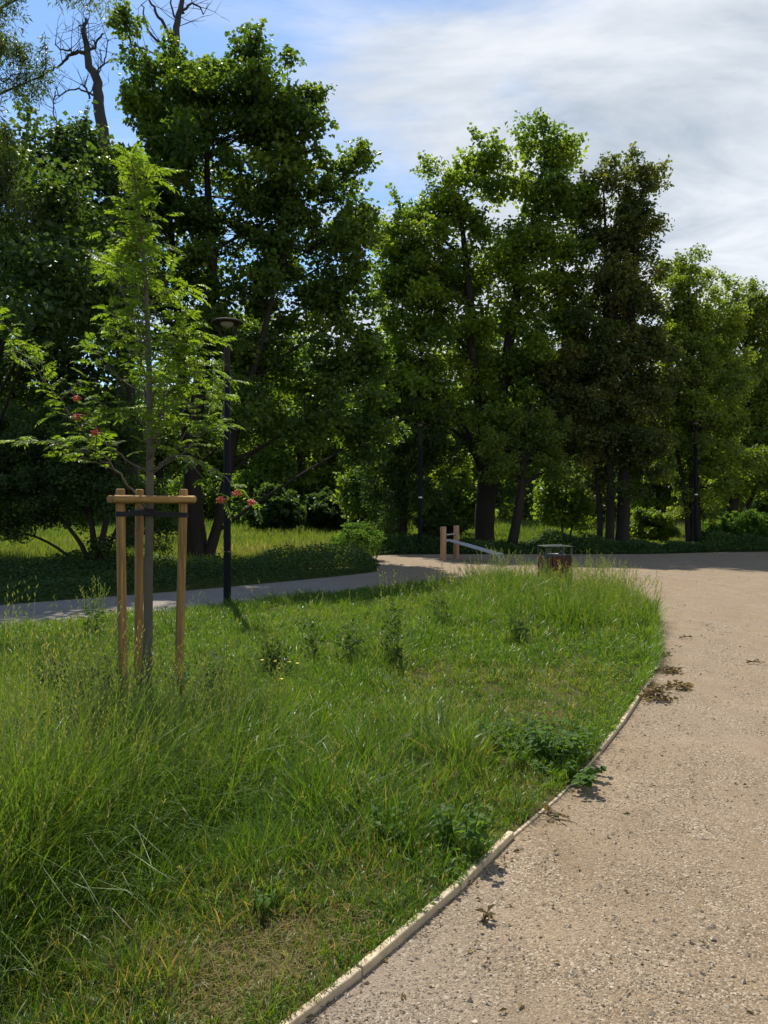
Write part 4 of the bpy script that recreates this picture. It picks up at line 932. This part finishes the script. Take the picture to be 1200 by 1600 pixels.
for k, q in enumerate(((410, 1077), (432, 1074), (436, 1092), (455, 1079), (461, 1081), (440, 1112))):
    flower('small yellow buttercup in the lawn below the dark weed clump', G(*q), k, 'yellow buttercups in the lawn')

def wilted(label, c, r, h, n_lf, name='wilted_weed', cat='wilted weed'):
    c = np.array([c[0], c[1], .0]); t = thing(name, label, cat, c); g = Geo()
    for _ in range(max(4, n_lf // 14)):
        a = rng.random() * TAU; s_ = c + np.array([math.cos(a + 2.6), math.sin(a + 2.6), 0]) * r * .5 + [0, 0, .012]; e = c + np.array([math.cos(a) * r * 1.25, math.sin(a) * r * .9, h * rng.random() + .008]); g.tube(curve(s_, e, .1, 5, .1), np.linspace(.004, .0015, 5), 5)
    g.build('stem', TWIGM, t)
    n = n_lf; off = rng.normal(0, .42, (n, 2)) * r; a = rng.random(n) * TAU; hz = h * np.exp(-(off ** 2).sum(1) / (r * r * .5)) * rng.random(n)
    V, T = kites(np.stack([c[0] + off[:, 0], c[1] + off[:, 1], .012 + hz], -1), np.stack([np.cos(a), np.sin(a), rng.normal(0, .5, n)], -1), np.array([0, 0, 1.0]) + rng.normal(0, .8, (n, 3)), rng.uniform(.03, .075, n), rng.uniform(.014, .035, n), rng.uniform(-.6, .8))
    mesh('leaves', V, [T], WILTED, t, np.repeat(np.clip(rng.normal(.45, .25, n), 0, 1), 4))
wilted('largest heap of wilted uprooted weeds on the gravel at the lawn corner', G(1024, 1092), .19, .14, 150)
wilted('trailing wilted stems just right of the large wilted heap', G(1062, 1076), .13, .05, 60)
wilted('brown dried weed clump on gravel behind the large wilted heap', G(1045, 1050), .15, .055, 90)
wilted('thin dry weed scraps at the lawn edge beyond the wilted heaps', G(1036, 1024), .11, .04, 24)
wilted('dry leaf scraps against the edging below the large weed patch', G(862, 1278), .08, .025, 14)
wilted('brown dry leaves lying in the weed patch by the edging', G(792, 1215), .12, .12, 40)
def twig(label, c, L, az):
    c = np.array([c[0], c[1], 0.0]); t = thing('twig', label, 'twig', c); g = Geo(); dr = np.array([math.cos(az), math.sin(az), 0]); p = curve(c - dr * L / 2 + [0, 0, .012], c + dr * L / 2 + [0, 0, .018], .1, 6, .06); g.tube(p, np.linspace(.007, .003, 6), 6)
    for k in (2, 4): g.tube(curve(p[k], p[k] + np.array([math.cos(az + .8), math.sin(az + .8), .5]) * L * .22, 0, 4, .1), np.linspace(.004, .002, 4), 5)
    g.build('stick', TWIGM, t)
    n = 7; a = rng.random(n) * TAU; V, T = kites(p[rng.integers(1, 6, n)] + [0, 0, .004], np.stack([np.cos(a), np.sin(a), rng.normal(.2, .3, n)], -1), np.tile([0, 0, 1.0], (n, 1)), .05, .025, .4); mesh('leaves', V, [T], WILTED, t, np.repeat(rng.random(n) * .5, 4))
twig('dry twig with curled leaves on the open gravel', G(1071, 998), .17, .1)
twig('short dark twig alone on the gravel at the right', G(1178, 1038), .14, -.5)
twig('tiny dry sprig on the gravel near the front edging', G(758, 1438), .06, 1.1)

# ------------------------------------------------------------------ ground cover, undergrowth and meadow
def cover(name, label, x, y, h, L, mat, tint, up=.6):
    n = len(x); a = rng.random(n) * TAU; z = h * rng.random(n) ** .55 + .01
    V, T = kites(np.stack([x, y, z], -1), np.stack([np.cos(a), np.sin(a), rng.normal(.1, .4, n)], -1), np.array([0, -.15, 1.0]) + rng.normal(0, up, (n, 3)), L * rng.uniform(.6, 1.3, n), L * rng.uniform(.4, .8, n), .2)
    tag(mesh(name, V, [T], mat, None, np.repeat(np.clip(tint, 0, 1), 4)), label, None, None, 'stuff')
n = 150000; x = rng.uniform(-20, .6, n); y = rng.uniform(6, 27, n)
lim = 23.4 + .12 * x + 3.2 * (vnoise(x, y, .5, 41) - .5); k = ~inside(x, y, GRAVEL_OUT) & (y < lim) & (x < 0) & (x > -y * .55 - 2); x = x[k]; y = y[k]
e = dist_poly(x, y, PATH_FAR[::2]); hgt = (.05 + .5 * vnoise(x, y, .9, 42) ** 1.5 + .12 * vnoise(x, y, 3.1, 45)) * np.clip(e * 1.6 + .2, .2, 1)
hgt += .25 * gauss(x, y, (-1.3, 22.3), 1.5)
cover('ground_cover', 'low dark ground cover along the far side of the left path', x, y, hgt, .09, COVERLEAF, .45 + .35 * (vnoise(x, y, 1.4, 43) - .5) + rng.normal(0, .16, len(x)))
n = 120000; x = rng.uniform(-4, 26, n); y = rng.uniform(27, 37, n)
lo = np.interp(x, PATH_FAR[20:, 0], PATH_FAR[20:, 1]); k = ~inside(x, y, GRAVEL_OUT) & (y > lo + .05) & (y < lo + 3.0 + 1.5 * (vnoise(x, y, .4, 51) - .5)) & ((x > 0.2) | (y > 27.5)); x = x[k]; y = y[k]; lo = lo[k]
hgt = (.12 + .6 * vnoise(x, y, .8, 52) ** 1.6 + .25 * vnoise(x, y, 3, 54)) * np.clip((y - lo) * .9 + .12, .12, 1)
cover('undergrowth', 'dark leafy undergrowth along the far edge of the gravel plaza', x, y, hgt, .12, COVERLEAF, .42 + .4 * (vnoise(x, y, 1.1, 53) - .5) + rng.normal(0, .17, len(x)))
n = 190000; d = 19 * (95 / 19) ** rng.random(n); x = (rng.random(n) * 2 - 1) * (.53 * d + 3)
lim = 22.0 + .12 * x + 3.2 * (vnoise(x, d, .5, 41) - .5)
far = np.interp(x, PATH_FAR[20:, 0], PATH_FAR[20:, 1]) + 2.2
k = ~inside(x, d, GRAVEL_OUT) & (d > np.where(x < -.3, lim, far)); x = x[k]; y = d[k]; n = len(x)
h = (.22 + .42 * vnoise(x, y, .25, 61) + .34 * vnoise(x, y, 1.1, 62)) * (.55 + .6 * rng.random(n)); h = np.where((x > 2) & (y < 50), h * .7, h)
V, Q, T = blades(np.stack([x, y, terrain_z(x, y) - .03], -1), h, (.004 + .0009 * y) * (.7 + .6 * rng.random(n)), rng.random(n) * TAU, np.abs(rng.normal(.1, .12, n)), np.abs(rng.normal(.5, .35, n)))
pink = np.clip(1.3 * gauss(x, y, (-2.8, 27), 3.2) * vnoise(x, y, .7, 63) + .55 * gauss(x, y, (20, 60), 9), 0, 1)
tint = np.clip(.35 + .5 * (vnoise(x, y, .18, 64) - .5) + rng.normal(0, .12, n), 0, .8); tint = np.where(rng.random(n) < pink * .8, .8 + .2 * rng.random(n), tint)
tag(mesh('meadow_grass', V, [Q, T], MEADOW, None, np.repeat(tint, 7)), 'tall sunlit meadow grass beyond the path and the trees', None, None, 'stuff')
